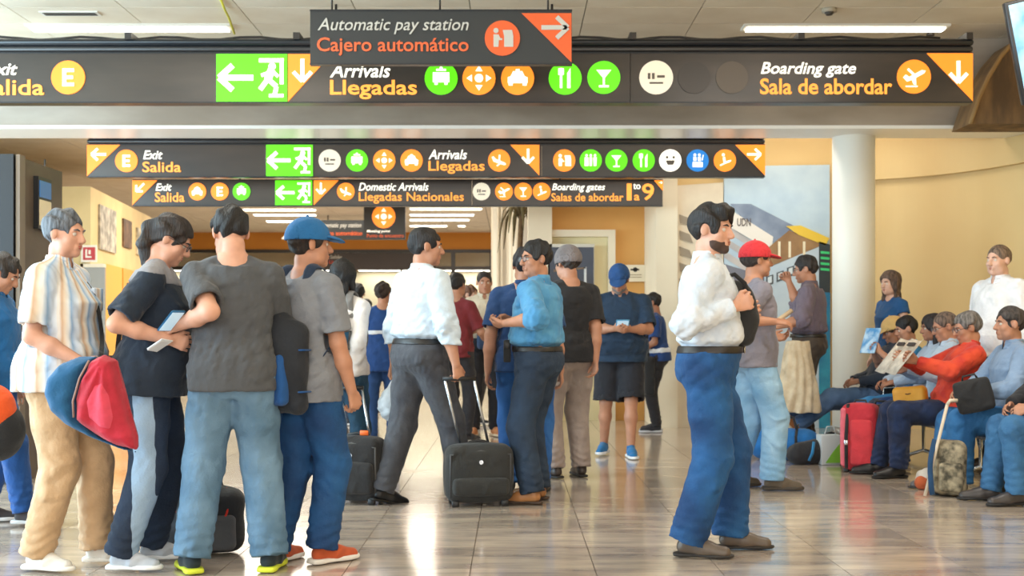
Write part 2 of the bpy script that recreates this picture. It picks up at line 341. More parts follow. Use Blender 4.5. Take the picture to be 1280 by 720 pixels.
def person(name_label, px, d, H, yaw, sex='m', w=1.0, belly=0, res=.009, lean=0, side=0, sit=False, seat=.47, pel=(0, 0), head=(0, 0, 0), sk=0, arms=None, legs=None, top=None, bot=None, shoe=('sneaker', (60, 60, 65), (230, 230, 230)),
           hair=('short', (35, 28, 25)), beard=None, hat=None, glasses=None, face=True, group=None, curl=(.35, .35), hand_pole=None, feet=None, belt=None, x=None, handdir=None, seed=None):
    ORD['n'] += 1; seed = seed or ORD['n'] * 13; s = H / 1.75
    X0 = (px - 640) / F_PX * d if x is None else x
    yr = R(yaw); root = empty('person', (X0, d, 0), yr, name_label, 'person', group)
    cy, sy = math.cos(yr), math.sin(yr)
    def w2l(p): x_, y_, z_ = p[0] - X0, p[1] - d, p[2]; return V(cy * x_ + sy * y_, -sy * x_ + cy * y_, z_)
    def l2w(p): return Vector((X0 + cy * p[0] - sy * p[1], d + sy * p[0] + cy * p[1], p[2]))
    def tgt(t):
        if t[0] == 'px': return w2l(W(t[1], t[2], t[3]))
        return V(t[0] * s, -t[1] * s, t[2] * s)
    T = (TM if sex == 'm' else TF).copy(); T[6:9, 1] -= .012
    bl = np.exp(-((T[:, 0] - .12) / .13) ** 2) * belly
    T[:, 1] = T[:, 1] * w + bl * .35; T[:, 2] = T[:, 2] * (1 + (w - 1) * .8) + bl * .6; T[:, 3] += bl * .45
    T *= s
    LNF = V(0., -1., 0.)
    U = nrm(V(math.sin(R(side)), -math.sin(R(lean)), math.cos(R(lean)))); Rt = V(1., 0., 0.); Rt = nrm(Rt - U * (Rt @ U)); Fw = np.cross(Rt, U) * 1.0
    if Fw[1] > 0: Fw = -Fw
    P = V(pel[0] * s, -pel[1] * s, (seat + .10 if sit else .955 * s))
    N = P + U * .53 * s
    sh = .168 * (w if sex == 'm' else w * .9) * s; SH = {q: N - U * .075 * s + Rt * sh * q for q in (-1, 1)}
    hipx = .09 * s * (1 + (w - 1) * .6); HIP = {q: P + Rt * hipx * q - U * .02 * s for q in (-1, 1)}
    arms = arms or {}; legs = legs or {}
    EL, WR, KN, AN, TOE = {}, {}, {}, {}, {}
    for q in (-1, 1):
        t, pole = arms.get(q, ((q * .27 * w, .05, .84), (q * .4, -1, 0)))
        EL[q], WR[q] = ik(SH[q], tgt(t), .285 * s, .255 * s, (pole[0], -pole[1], pole[2]))
        t, pole = legs.get(q, (((q * .11, .02, .09) if not sit else (q * .12, .42, .09)), (q * .15, 1, 0)))
        KN[q], AN[q] = ik(HIP[q], tgt(t), .44 * s, .425 * s, (pole[0], -pole[1], pole[2]))
    feet = feet or {}
    hy, hp_, hr = head; HM = rot3(hy, hp_, hr); HL, HF, HU = HM
    PV = N + U * .075 * s; HC = PV + HU * .078 * s + HF * .022 * s; k = s * (1 if sex == 'm' else .96)
    def hp(a, b, c): return HC + (HL * a + HF * b + HU * c) * k
    # ---- body: one continuous surface
    allp = np.stack([P - V(.2, .2, .25), P + V(.2, .2, 0)] + list(EL.values()) + list(WR.values()) + list(KN.values()) + list(AN.values()) + [HC - .15, HC + .15])
    lo = allp.min(0) - .12; hi = allp.max(0) + .12; lo[2] = max(lo[2], -.02)
    for q in (-1, 1):
        hd = nrm(WR[q] - EL[q]); lo = np.minimum(lo, WR[q] + hd * .2 * s - .05); hi = np.maximum(hi, WR[q] + hd * .2 * s + .05)
    hr_ = min(res, .0055) if res < .008 else res * .75
    fine = [(i, HC[i] - .14 * k, HC[i] + .14 * k, hr_) for i in range(3)]
    if res < .0085:
        for q in (-1, 1): fine.append((2, WR[q][2] - .16, WR[q][2] + .03, .0055))
    B = SDF(lo, hi, res, fine)
    B.op(loft(P, Rt, Fw, U, T, -.12 * s, .545 * s, off=-.004), .02)
    for q in (-1, 1):
        B.op(cap(N - U * .012 * s + Rt * .045 * q * s, SH[q], .040 * s, .050 * s), .04)
        ua = (.051 if sex == 'm' else .045) * s * (1 + (w - 1) * .6)
        B.op(cap(SH[q], EL[q], ua, ua * .80), .03).op(cap(EL[q], EL[q] * .6 + WR[q] * .4, ua * .80, ua * .82), .02).op(cap(EL[q] * .6 + WR[q] * .4, WR[q], ua * .8, .026 * s), .02)
        th = .082 * s * (1 + (w - 1) * .6)
        B.op(cap(HIP[q], KN[q], th, .056 * s), .04).op(cap(KN[q], KN[q] * .65 + AN[q] * .35, .054 * s, .057 * s), .03).op(cap(KN[q] * .65 + AN[q] * .35, AN[q], .055 * s, .036 * s), .03)
        # hands
        D = nrm(WR[q] - EL[q]) if not handdir or q not in handdir else nrm(V(handdir[q][0], -handdir[q][1], handdir[q][2]))
        pn, td = (hand_pole or {}).get(q, ((-q, 0, 0), (0, 1, 0)))
        pn = V(pn[0], -pn[1], pn[2]); td = V(td[0], -td[1], td[2])
        td = nrm(td - D * (td @ D)); pn = np.cross(D, td); pn = pn * np.sign(pn @ V((hand_pole or {}).get(q, ((-q, 0, 0), 0))[0]) * V(1, 1, 1)[0] if False else 1)
        ref = V((hand_pole or {}).get(q, ((-q, 0, 0), 0))[0][0], -(hand_pole or {}).get(q, ((-q, 0, 0), 0))[0][1], (hand_pole or {}).get(q, ((-q, 0, 0), 0))[0][2])
        if pn @ ref < 0: pn = -pn
        Wq = WR[q]; hs = s * (1.0 if sex == 'm' else .92)
        B.op(ell(Wq + D * .048 * hs, (.038 * hs, .055 * hs, .0155 * hs), np.stack([td, D, pn])), .015)
        B.op(cap(Wq + D * .078 * hs + td * .030 * hs, Wq + D * .072 * hs - td * .030 * hs, .0115 * hs), .012)
        cu = curl[0 if q < 0 else 1]
        for fi, (o, ln) in enumerate(((.034, .94), (.0115, 1.05), (-.0115, 1.0), (-.033, .8))):
            p0 = Wq + D * (.080 - .004 * (fi == 3)) * hs + td * o * hs; ang = 0; r = .0088
            for j, sl in enumerate((.040, .027, .022)):
                ang += R(12 + cu * 75) if j else R(cu * 70)
                dd = D * math.cos(ang) + pn * math.sin(ang) + td * (.06 * (1 - fi * .66)); p1 = p0 + nrm(dd) * sl * ln * hs
                B.op(cap(p0, p1, r * hs, (r - .001) * hs), .004); p0 = p1; r -= .0009
        p0 = Wq + D * .026 * hs + td * .026 * hs; p1 = p0 + nrm(D * .75 + td * .62 + pn * .3) * .042 * hs; p2 = p1 + nrm(D * .95 + td * (.25 - cu * .3) + pn * (.25 + cu * .5)) * .034 * hs
        B.op(cap(p0, p1, .0145 * hs, .0115 * hs), .012).op(cap(p1, p2, .0108 * hs, .0088 * hs), .004)
        # feet inside the shoes
        yawf, pit = feet.get(q, (q * 10, 0)); fd = V(math.sin(R(yawf)), -math.cos(R(yawf)), 0.) * math.cos(R(pit)) + V(0, 0, -1.) * math.sin(R(pit)); TOE[q] = fd
        B.op(cap(AN[q] - V(0, 0, .03), AN[q] + fd * .13 * s + V(0, 0, -.045 * math.cos(R(pit))), .032 * s, .022 * s), .02)
    nk = (.056 if sex == 'm' else .047) * s
    B.op(cap(N - U * .05 * s, PV + HU * .0 * s - HF * .002, nk * 1.08, nk), .03)
    # head
    B.op(ell(hp(0, -.012, .030), (.077 * k, .096 * k, .089 * k), HM), .01)
    B.op(ell(hp(0, .028, -.035), (.060 * k, .066 * k, .078 * k), HM), .03)
    B.op(cap(hp(-.035, .035, -.075), hp(.035, .035, -.075), .030 * k), .03).op(ell(hp(0, .074, -.096), (.022 * k, .020 * k, .020 * k), HM), .02)
    B.op(cap(hp(-.034, .078, .021), hp(.034, .078, .021), .0115 * k), .016)
    for q in (-1, 1):
        B.op(ell(hp(.040 * q, .062, -.028), (.022 * k, .020 * k, .022 * k), HM), .02)
        B.op(ell(hp(.031 * q, .099, .000), (.019 * k, .017 * k, .012 * k), HM), .012, 'd')
        EM = np.stack([nrm(HL + HF * .35 * q), nrm(HF - HL * .35 * q), HU]); B.op(ell(hp(.079 * q, -.006, -.006), (.0085 * k, .019 * k, .031 * k), EM), .006)
    B.op(cap(hp(0, .090, .010), hp(0, .112, -.030), .0095 * k, .0135 * k), .012).op(ell(hp(0, .102, -.034), (.019 * k, .012 * k, .010 * k), HM), .008)
    B.op(cap(hp(-.018, .089, -.058), hp(.018, .089, -.058), .0078 * k), .008).op(cap(hp(-.015, .088, -.069), hp(.015, .088, -.069), .0085 * k), .008)
    B.op(cap(hp(-.024, .102, -.0635), hp(.024, .102, -.0635), .0035 * k), .004, 'd')
    SK = skin(sk); body = link('body', B.mesh('body'), SK, root)
    if face:
        white = mat('eye', (225, 222, 215), .25, col2=(60, 40, 30), scale=1) if False else mat('eye_white', (200, 190, 178), .3); dark = mat('iris', (40, 26, 20), .2)
        for q in (-1, 1):
            m = MB(); m.ball(tuple(hp(.031 * q, .0745, .001)), .0135 * k, 10); m.ball(tuple(hp(.031 * q, .0835, .001)), .0062 * k, 8, 1)
            m.build('eye', [white, dark], body)
            hc = hair[1] if hair else (50, 40, 36)
            m = MB(); m.tube([hp(.015 * q, .097, .019), hp(.031 * q, .094, .025), hp(.047 * q, .082, .020)], [.003 * k, .0045 * k, .002 * k], 6); m.build('eyebrow', fabric(tuple(int(v * .8) for v in hc)), body)
        m = MB(); m.tube([hp(-.022, .088, -.0635), hp(-.008, .0975, -.0595), hp(.008, .0975, -.0595), hp(.022, .088, -.0635)], [.002 * k, .0042 * k, .0042 * k, .002 * k], 6)
        m.tube([hp(-.020, .089, -.066), hp(0, .097, -.0695), hp(.020, .089, -.066)], [.002 * k, .005 * k, .002 * k], 6)
        m.build('lips', mat('lips', (178, 96, 84) if sex == 'f' else (168, 104, 84), .45), body)
    # ---- hair
    fr = max(res * .8, .006)
    def hs_(lo_, hi_): return SDF(lo_, hi_, fr)
    if hair:
        kind, hc = hair[0], hair[1]
        A = hs_(HC - .17 * k - (V(0, 0, .34) if kind in ('long', 'pony') else 0) - V(.02, .02, 0), HC + .17 * k + V(.05, .05, 0) + (np.abs(V(HF[0], HF[1], 0)) * .06 if kind in ('long', 'pony') else 0))
        vol = {'crop': .004, 'short': .009, 'full': .016, 'long': .018, 'pony': .012, 'bun': .014}[kind]
        A.op(ell(hp(0, -.014, .032), ((.078 + vol) * k, (.097 + vol) * k, (.090 + vol) * k), HM), .01)
        if kind == 'full': A.op(ell(hp(0, .05, .10), (.06 * k, .055 * k, .032 * k), HM), .03)
        # open the face, free the neck and ears
        A.op(ell(hp(0, .098, -.028), (.073 * k, .075 * k, .088 * k), HM), .01, 'd')
        if kind in ('crop', 'short', 'full', 'bun', 'pony'):
            A.op(bx(hp(0, .09, -.10), (.2, .125 * k, .075 * k), HM, .02), .02, 'd')
            for q in (-1, 1): A.op(ell(hp(.088 * q, .002, -.012), (.03 * k, .024 * k, .036 * k), HM), .008, 'd')
            A.op(bx(hp(0, -.03, -.135), (.2, .2, .065 * k), HM, .01), .02, 'd')
        if kind == 'crop': A.op(bx(hp(0, 0, -.06), (.2, .08 * k, .05 * k), HM, .01), .01, 'd')
        if kind == 'pony':
            b0 = hp(0, -.105, .03); A.op(cap(b0, hp(0, -.125, .0), .028 * k, .034 * k), .02)
            pts = [hp(0, -.125, .0), HC + HF * -.14 * k + V(0, 0, -.09), HC + HF * -.12 * k + V(.0, .0, -.18), HC + HF * -.10 * k + V(0, 0, -.25)]
            for i, (r0, r1) in enumerate(((.038, .042), (.042, .034), (.034, .014))): A.op(cap(pts[i], pts[i + 1], r0 * k, r1 * k), .02)
        if kind == 'long':
            A.op(cap(hp(0, -.06, -.02), HC + HF * -.08 * k + V(0, 0, -.17), .075 * k, .060 * k, fl=(HF, .7)), .03).op(cap(HC + HF * -.08 * k + V(0, 0, -.17), HC + HF * -.09 * k + V(0, 0, -.30), .060 * k, .035 * k, fl=(HF, .6)), .03)
            for q in (-1, 1): A.op(cap(hp(.072 * q, .0, .02), HC + HL * .078 * q * k + V(0, 0, -.16), .028 * k, .022 * k), .02)
        if kind == 'bun': A.op(ell(hp(0, -.125, .045), (.042 * k, .036 * k, .04 * k), HM), .01)
        ga = .0045 if kind not in ('crop',) else .001
        rg = np.random.RandomState(seed); k1 = HL * 150 / k * .5 + HF * 40
        A.disp(lambda x_, y_, z_: ga * np.sin(x_ * k1[0] + y_ * k1[1] + z_ * k1[2] + 3 * np.sin(z_ * 30 + x_ * 14)) + ga * .8 * np.sin((x_ - y_) * 70 + z_ * 25 + seed))
        link('hair', A.mesh('hair'), mat('hair', hc, .62, col2=tuple(int(v * .55) for v in hc), scale=60, bump=.9, bscale=120, stretch=(1, 1, .2)), root)
    if beard:
        A = SDF(HC - .15 * k, HC + .15 * k, fr)
        A.op(ell(hp(0, .030, -.038), (.062 * k, .068 * k, .080 * k), HM), .02).op(cap(hp(-.034, .036, -.077), hp(.034, .036, -.077), .0315 * k), .03).op(ell(hp(0, .076, -.098), (.024 * k, .021 * k, .021 * k), HM), .02)
        A.op(bx(hp(0, .03, .025), (.2, .2, .073 * k), HM, .02), .012, 'd').op(ell(hp(0, .105, -.062), (.026 * k, .02 * k, .011 * k), HM), .006, 'd').op(bx(hp(0, -.1, 0), (.2, .1 * k, .2), HM, .01), .01, 'd')
        for q in (-1, 1): A.op(ell(hp(.045 * q, .085, -.035), (.024 * k, .03 * k, .026 * k), HM), .012, 'd')
        link('beard', A.mesh('beard'), fabric(beard), root)
    if hat:
        hcn, style, hcol = hat[0], hat[1], hat[2]
        A = SDF(HC - .17 * k, HC + .2 * k, fr); off = .022
        A.op(ell(hp(0, -.012, .032), ((.078 + off) * k, (.098 + off) * k, (.092 + off) * k), HM), .01)
        A.cut(-HU, hp(0, 0, .018 if style == 'brim' else -.004)); A.op(ell(hp(0, -.012, .03), ((.078 + off - .008) * k, (.098 + off - .008) * k, (.09 + off - .008) * k), HM), .004, 'd')
        hm = fabric(hcol); ho = link(hcn, A.mesh(hcn), hm, root)
        if style == 'brim':
            A = SDF(HC - .1 * k - .1, HC + .12 + .12 * k, fr); A.op(ell(hp(0, .10, .030), (.078 * k, .088 * k, .02 * k), rot3(hy, hp_ + 12, hr)), .01)
            A.op(ell(hp(0, .10, .018), (.085 * k, .10 * k, .018 * k), rot3(hy, hp_ + 12, hr)), .004, 'd').op(ell(hp(0, -.012, .03), (.09 * k, .11 * k, .1 * k), HM), .004, 'd')
            link('brim', A.mesh('brim'), fabric(hat[3]) if len(hat) > 3 else hm, ho)
        if style in ('brim',):
            m = MB(); m.ball(tuple(hp(0, -.012, .148)), .008 * k, 8); m.build('button', hm, ho)
    if glasses:
        m = MB(); gm = mat('glasses_frame', glasses, .3)
        for q in (-1, 1):
            m.tube([hp(.032 * q + .024 * math.cos(a) , .108 - .004, .0 + .017 * math.sin(a)) for a in [i * math.pi / 7 for i in range(15)]], .0022, 5)
            m.tube([hp(.055 * q, .104, .004), hp(.076 * q, .07, .006), hp(.083 * q, -.005, .008)], .002, 5)
        m.tube([hp(-.01, .108, .004), hp(.01, .108, .004)], .002, 5); g_ = m.build('glasses', gm, root)
        lm = bpy.data.materials.get('lens_glass') or mat('lens_glass', (230, 240, 245), .03)
        lm.name = 'lens_glass'; lm.node_tree.nodes['Principled BSDF'].inputs['Alpha'].default_value = .12
        for q in (-1, 1): m = MB(); m.tube([hp(.032 * q, .1035, 0), hp(.032 * q, .1045, 0)], .021, 14, flat=.75); m.build('lens', lm, g_)
    # ---- top
    bot = dict(dict(waist=.09), **(bot or {}))
    top = dict(dict(kind='tee', col=(120, 120, 120), hem=-.10, off=.017, mat=None, cuff=1.0, sl=.62, amp=.0075), **(top or {}))
    bot = dict(dict(kind='jeans', col=(50, 80, 130), loose=0, waist=.09, amp=.0065, mat=None, cuff=.052), **(bot or {}))
    cr_ = max(res * 1.05, .0075); long = top['kind'] in ('long', 'jacket')
    Tc = T.copy(); Tc = Tc[Tc[:, 0] >= -.031 * s]; o = top['off']
    for i in range(len(Tc)):
        if top['hem'] < 0 and Tc[i, 0] < .12 * s: Tc[i, 1] += .015; Tc[i, 2] += .018
        if Tc[i, 0] < .3 * s: Tc[i, 1] = max(Tc[i, 1], .158 * s * w); Tc[i, 2] = max(Tc[i, 2], .112 * s)
    tuck = top['hem'] > 0
    if tuck:
        zz = np.arange(Tc[0, 0], Tc[-1, 0], .008); Tc = np.stack([zz] + [np.interp(zz, Tc[:, 0], Tc[:, j]) for j in (1, 2, 3)], 1)
        e_ = np.clip((Tc[:, 0] / s - bot['waist']) / .035, 0, 1); e_ = e_ * e_ * (3 - 2 * e_); ad = -(o + .002) * (1 - e_) + .010 * e_ * np.exp(-((Tc[:, 0] / s - .14) / .07) ** 2); Tc[:, 1] += ad; Tc[:, 2] += ad
    al = np.stack([P - .26 * w - V(0, 0, .1), P + .26 * w, N + .1, *EL.values(), *(list(WR.values()) if long else []), *SH.values()]); tb = max(0, T[:, 2].max() + abs(T[:, 3]).max() - .2)
    A = SDF(al.min(0) - .13 - tb, al.max(0) + .13 + tb, cr_)
    A.op(loft(P, Rt, Fw, U, Tc, top['hem'] * s, .50 * s, off=o - .004), .01)
    wv = waves(seed, 30); wv2 = waves(seed + 1, 62); am = top['amp']
    hem_z = P + U * top['hem'] * s
    sl0 = {}
    for q in (-1, 1):
        ua = (.051 if sex == 'm' else .045) * s * (1 + (w - 1) * .6) + o * .75
        A.op(cap(N - U * .020 * s + Rt * .055 * q * s, SH[q], .036 * s + o * .6, .048 * s + o * .6), .04)
        if top['kind'] in ('tee', 'polo', 'short'):
            E = SH[q] + (EL[q] - SH[q]) * top['sl']; A.op(cap(SH[q], E, ua, ua * .98 + .006, cut1=0.0), .012)
        elif top['kind'] == 'rolled':
            E = EL[q] + (WR[q] - EL[q]) * .25; A.op(cap(SH[q], EL[q], ua, ua * .92), .012).op(cap(EL[q], E, ua * .92, ua * .9, cut1=0.0), .02)
        elif long:
            E = WR[q] - (WR[q] - EL[q]) * .04; A.op(cap(SH[q], EL[q], ua, ua * .9), .015).op(cap(EL[q], E, ua * .92, (.034 * s + o * .5) * top['cuff'], cut1=0.0), .02)
    def fold(x_, y_, z_):
        wgt = .55 + .9 * np.exp(-(((z_ - P[2] - .12 * s) / .1) ** 2))
        for q in (-1, 1):
            for c_, r_ in ((EL[q], .09), (SH[q] - U * .06, .08)): wgt = wgt + 1.0 * np.exp(-((x_ - c_[0]) ** 2 + (y_ - c_[1]) ** 2 + (z_ - c_[2]) ** 2) / r_ ** 2)
        return (wv(x_, y_, z_) * .8 + wv2(x_, y_, z_) * .5) * am * wgt
    if tuck: A.cut(-U, hem_z)
    A.disp(fold)
    A.op(cap(N + U * (.012 if top['kind'] != 'tee' else -.008) * s, PV + HU * .1, nk + .006, nk + .014), .006, 'd')
    if not long:       # hollow sleeves
        for q in (-1, 1):
            E = SH[q] + (EL[q] - SH[q]) * top['sl'] if top['kind'] != 'rolled' else None
            if E is not None: dd = nrm(EL[q] - SH[q]); A.op(cap(E - dd * .03, E + dd * .05, ua - .011, ua - .006), .003, 'd')
    tm = top['mat'] or fabric(top['col'], top.get('col2')); tname = {'tee': 't_shirt', 'polo': 'polo_shirt', 'jacket': 'jacket'}.get(top['kind'], 'shirt')
    so = link(top.get('name', tname), A.mesh(tname), tm, root)
    if top.get('label'): so['label'] = top['label']
    if top.get('collar', top['kind'] not in ('tee',)):
        A = SDF(N - .15, PV + .12, fr); A.op(cap(N - U * .03 * s, N + U * .046 * s, nk + .030, nk + .014, cut1=0., cut0=.0), .01)
        A.op(cap(N - U * .1 * s, PV + U * .1, nk + .008, nk + .004), .003, 'd').op(cap(N - U * .08 * s, N - U * .012 * s, nk + .026, nk + .018), .003, 'd'); A.op(ell(N + Fw * .075 * s + U * .025 * s, (.016 * s, .05 * s, .06 * s), np.stack([Rt, Fw, U])), .006, 'd')
        link('collar', A.mesh('collar'), top.get('cmat') or tm, so)
    if top.get('yoke'):
        A = SDF(N - V(.3, .2, .2), N + V(.3, .2, .12), cr_)
        A.op(loft(P, Rt, Fw, U, Tc, .41 * s, .505 * s, off=o + .002), .01)
        for q in (-1, 1): A.op(cap(N - U * .020 * s + Rt * .055 * q * s, SH[q] + U * .008, .036 * s + o * .6 + .005, .047 * s + o * .6 + .004), .04)
        A.cut(-U, N - U * .085 * s); A.disp(fold); A.op(cap(N - U * .015 * s, PV + HU * .1, nk + .008, nk + .012), .006, 'd'); link('yoke', A.mesh('yoke'), fabric(top['yoke']), so)
    if top.get('stripe'):     # chest band
        t0, t1, colr = top['stripe']; A = SDF(N - V(.36, .3, .55), N + V(.36, .3, .05), cr_); A.op(loft(P, Rt, Fw, U, Tc, t0 * s, t1 * s, off=o + .004), .004); A.disp(fold); link('chest_band', A.mesh('chest_band'), fabric(colr), so)
    if top.get('pocket'):
        q = top['pocket']; c_ = P + U * .36 * s + Rt * .085 * q * s + Fw * float(np.interp(.36 * s, T[:, 0], T[:, 2]) + o + .012 - .02); m = MB(); M4 = Matrix(np.array([[Rt[i], Fw[i], U[i], c_[i]] for i in range(3)] + [[0, 0, 0, 1]]).tolist()); m.rbox((0, 0, 0), (.10, .02, .11), .006, 2, M=M4); m.build('chest_pocket', tm, so)
    # ---- bottom
    A = SDF(np.stack([P - .25 * w, P + .25 * w, *KN.values(), *AN.values()]).min(0) - .14, np.stack([P - .25 * w, P + .25 * w, *KN.values(), *AN.values()]).max(0) + .14, cr_)
    Tb = T.copy(); ob = .014
    A.op(loft(P, Rt, Fw, U, Tb, -.11 * s, bot['waist'] * s, off=ob - (.006 if not tuck else -.002)), .01)
    lo_ = bot['loose']; kind = bot['kind']; thr = .084 * s * (1 + (w - 1) * .6) + .016 + lo_ * .5
    for q in (-1, 1):
        kr = .060 * s + .014 + lo_; cf = (bot['cuff'] + .006) * s + lo_
        mid = HIP[q] * .5 + KN[q] * .5
        A.op(cap(HIP[q], mid, thr, (thr + kr) * .5), .045)
        if kind == 'shorts':
            E = HIP[q] + (KN[q] - HIP[q]) * bot.get('len', .95); A.op(cap(mid, E, (thr + kr) * .5, kr + .018, cut1=0.), .03)
        else:
            E = AN[q] + nrm(KN[q] - AN[q]) * bot.get('end', -.012) * s
            A.op(cap(mid, KN[q], (thr + kr) * .5, kr), .03).op(cap(KN[q], E, kr, cf, cut1=0.), .03)
    wv = waves(seed + 5, 28); wv2 = waves(seed + 6, 58); am = bot['amp']
    def foldb(x_, y_, z_):
        wgt = .5; st = 0
        for q in (-1, 1):
            dk = (x_ - KN[q][0]) ** 2 + (y_ - KN[q][1]) ** 2 + (z_ - KN[q][2]) ** 2; wgt = wgt + .9 * np.exp(-dk / .11 ** 2)
            da = (x_ - AN[q][0]) ** 2 + (y_ - AN[q][1]) ** 2 + (z_ - AN[q][2] - .04) ** 2; st = st + np.exp(-da / .13 ** 2)
        wgt = wgt + 1.0 * np.exp(-((z_ - P[2] + .08) / .09) ** 2)
        fo = (wv(x_, y_, z_) * .8 + wv2(x_, y_, z_) * .45) * am * wgt
        if kind != 'shorts': fo = fo + .005 * st * np.sin(z_ * 125 + 3 * np.sin(x_ * 22 + seed) + 2 * np.sin(y_ * 25))
        return fo
    if tuck: A.op(loft(P, Rt, Fw, U, Tb, (bot['waist'] - .012) * s, (bot['waist'] + .05) * s, off=.006), .003, 'd')
    A.disp(foldb)
    if kind == 'shorts':
        for q in (-1, 1):
            E = HIP[q] + (KN[q] - HIP[q]) * bot.get('len', .95); dd = nrm(KN[q] - HIP[q]); A.op(cap(E - dd * .04, E + dd * .05, kr + .006, kr + .008), .003, 'd')
    bname = {'jeans': 'jeans', 'shorts': 'shorts'}.get(kind, 'trousers')
    bo = link(bname, A.mesh(bname), bot['mat'] or (denim(bot['col'], bot.get('fade')) if kind == 'jeans' else fabric(bot['col'], bot.get('col2'))), root)
    if bot.get('label'): bo['label'] = bot['label']
    if kind == 'jeans' and not sit and res < .0095 and top['hem'] > -.03:       # back pockets
        for q in (-1, 1):
            A = SDF(P - V(.3, .3, .2), P + V(.3, .3, .15), cr_ * .8); A.op(loft(P, Rt, Fw, U, Tb, -.095 * s, .045 * s, off=ob + .004, ), .004)
            c0_ = P + Rt * .088 * q * s; A.cut(Rt, c0_ + Rt * .062 * s); A.cut(-Rt, c0_ - Rt * .062 * s); A.cut(Fw, P - Fw * .05 * s); A.cut(-U, P - U * .085 * s)
            if (A.F < 0).any(): link('back_pocket', A.mesh('back_pocket'), bo.data.materials[0], bo)
    if belt:
        A = SDF(P - V(.3, .3, .1), P + V(.3, .3, .25), cr_ * .9); Tq = Tb; wt = bot['waist']
        A.op(loft(P, Rt, Fw, U, Tq, (wt - .032) * s, (wt + .006) * s, off=ob + .010), .002).op(loft(P, Rt, Fw, U, Tq, (wt - .06) * s, (wt + .03) * s, off=ob - .004), .002, 'd')
        be = link('belt', A.mesh('belt'), mat('leather', belt, .4), root)
        c_ = P + U * (wt - .013) * s + Fw * float(np.interp(wt * s, T[:, 0], T[:, 2]) + np.interp(wt * s, T[:, 0], T[:, 3]) + ob + .014); m = MB(); M4 = Matrix(np.array([[Rt[i], Fw[i], U[i], c_[i]] for i in range(3)] + [[0, 0, 0, 1]]).tolist()); m.rbox((0, 0, 0), (.05, .01, .04), .004, 1, M=M4); m.build('buckle', mat('buckle_metal', (190, 185, 170), .25, 1), be)
    # ---- shoes
    if shoe:
        up, sol = shoe_mesh('sneaker' if shoe[0] == 'sneaker' else 'dress'); fs = s * (1 if sex == 'm' else .92)
        for q in (-1, 1):
            fd = TOE[q]; up_ = V(0, 0, 1.); rt = nrm(np.cross(fd, up_)); up_ = np.cross(rt, fd)
            o_ = AN[q] - fd * .055 * fs - up_ * .085 * fs
            M4 = Matrix([[rt[0] * fs, fd[0] * fs, up_[0] * fs, o_[0]], [rt[1] * fs, fd[1] * fs, up_[1] * fs, o_[1]], [rt[2] * fs, fd[2] * fs, up_[2] * fs, o_[2]], [0, 0, 0, 1]])
            if not any(abs(v) > .01 for v in feet.get(q, (0, 0))[1:]): M4[2][3] = max(0.0, M4[2][3])
            so_ = link('shoe', up.copy(), fabric(shoe[1], bump=.1) if shoe[0] == 'sneaker' else mat('leather', shoe[1], .4), root); so_.matrix_local = M4
            link('sole', sol.copy(), mat('rubber', shoe[2], .6), so_)
            if shoe[0] == 'sneaker' and res < .0095:
                m = MB(); 
                for i in range(4): yy = .10 + i * .022; zz = .098 - i * .0135; m.tube([(-.022, yy, zz - .006), (0, yy + .004, zz), (.022, yy, zz - .006)], .0035, 5)
                m.build('laces', mat('laces', shoe[3] if len(shoe) > 3 else (225, 225, 220), .7), so_)
    info = dict(root=root, l2w=l2w, w2l=w2l, WR={q: l2w(WR[q]) for q in WR}, HAND={q: l2w(WR[q] + nrm(WR[q] - EL[q]) * .09 * s) for q in WR}, SH={q: l2w(SH[q]) for q in SH}, N=l2w(N), P=l2w(P), T=T, s=s, HC=l2w(HC),
                 U=U, fw=Vector((cy * Fw[0] - sy * Fw[1], sy * Fw[0] + cy * Fw[1], Fw[2])), rt=Vector((cy * Rt[0] - sy * Rt[1], sy * Rt[0] + cy * Rt[1], Rt[2])), so=so)
    return info
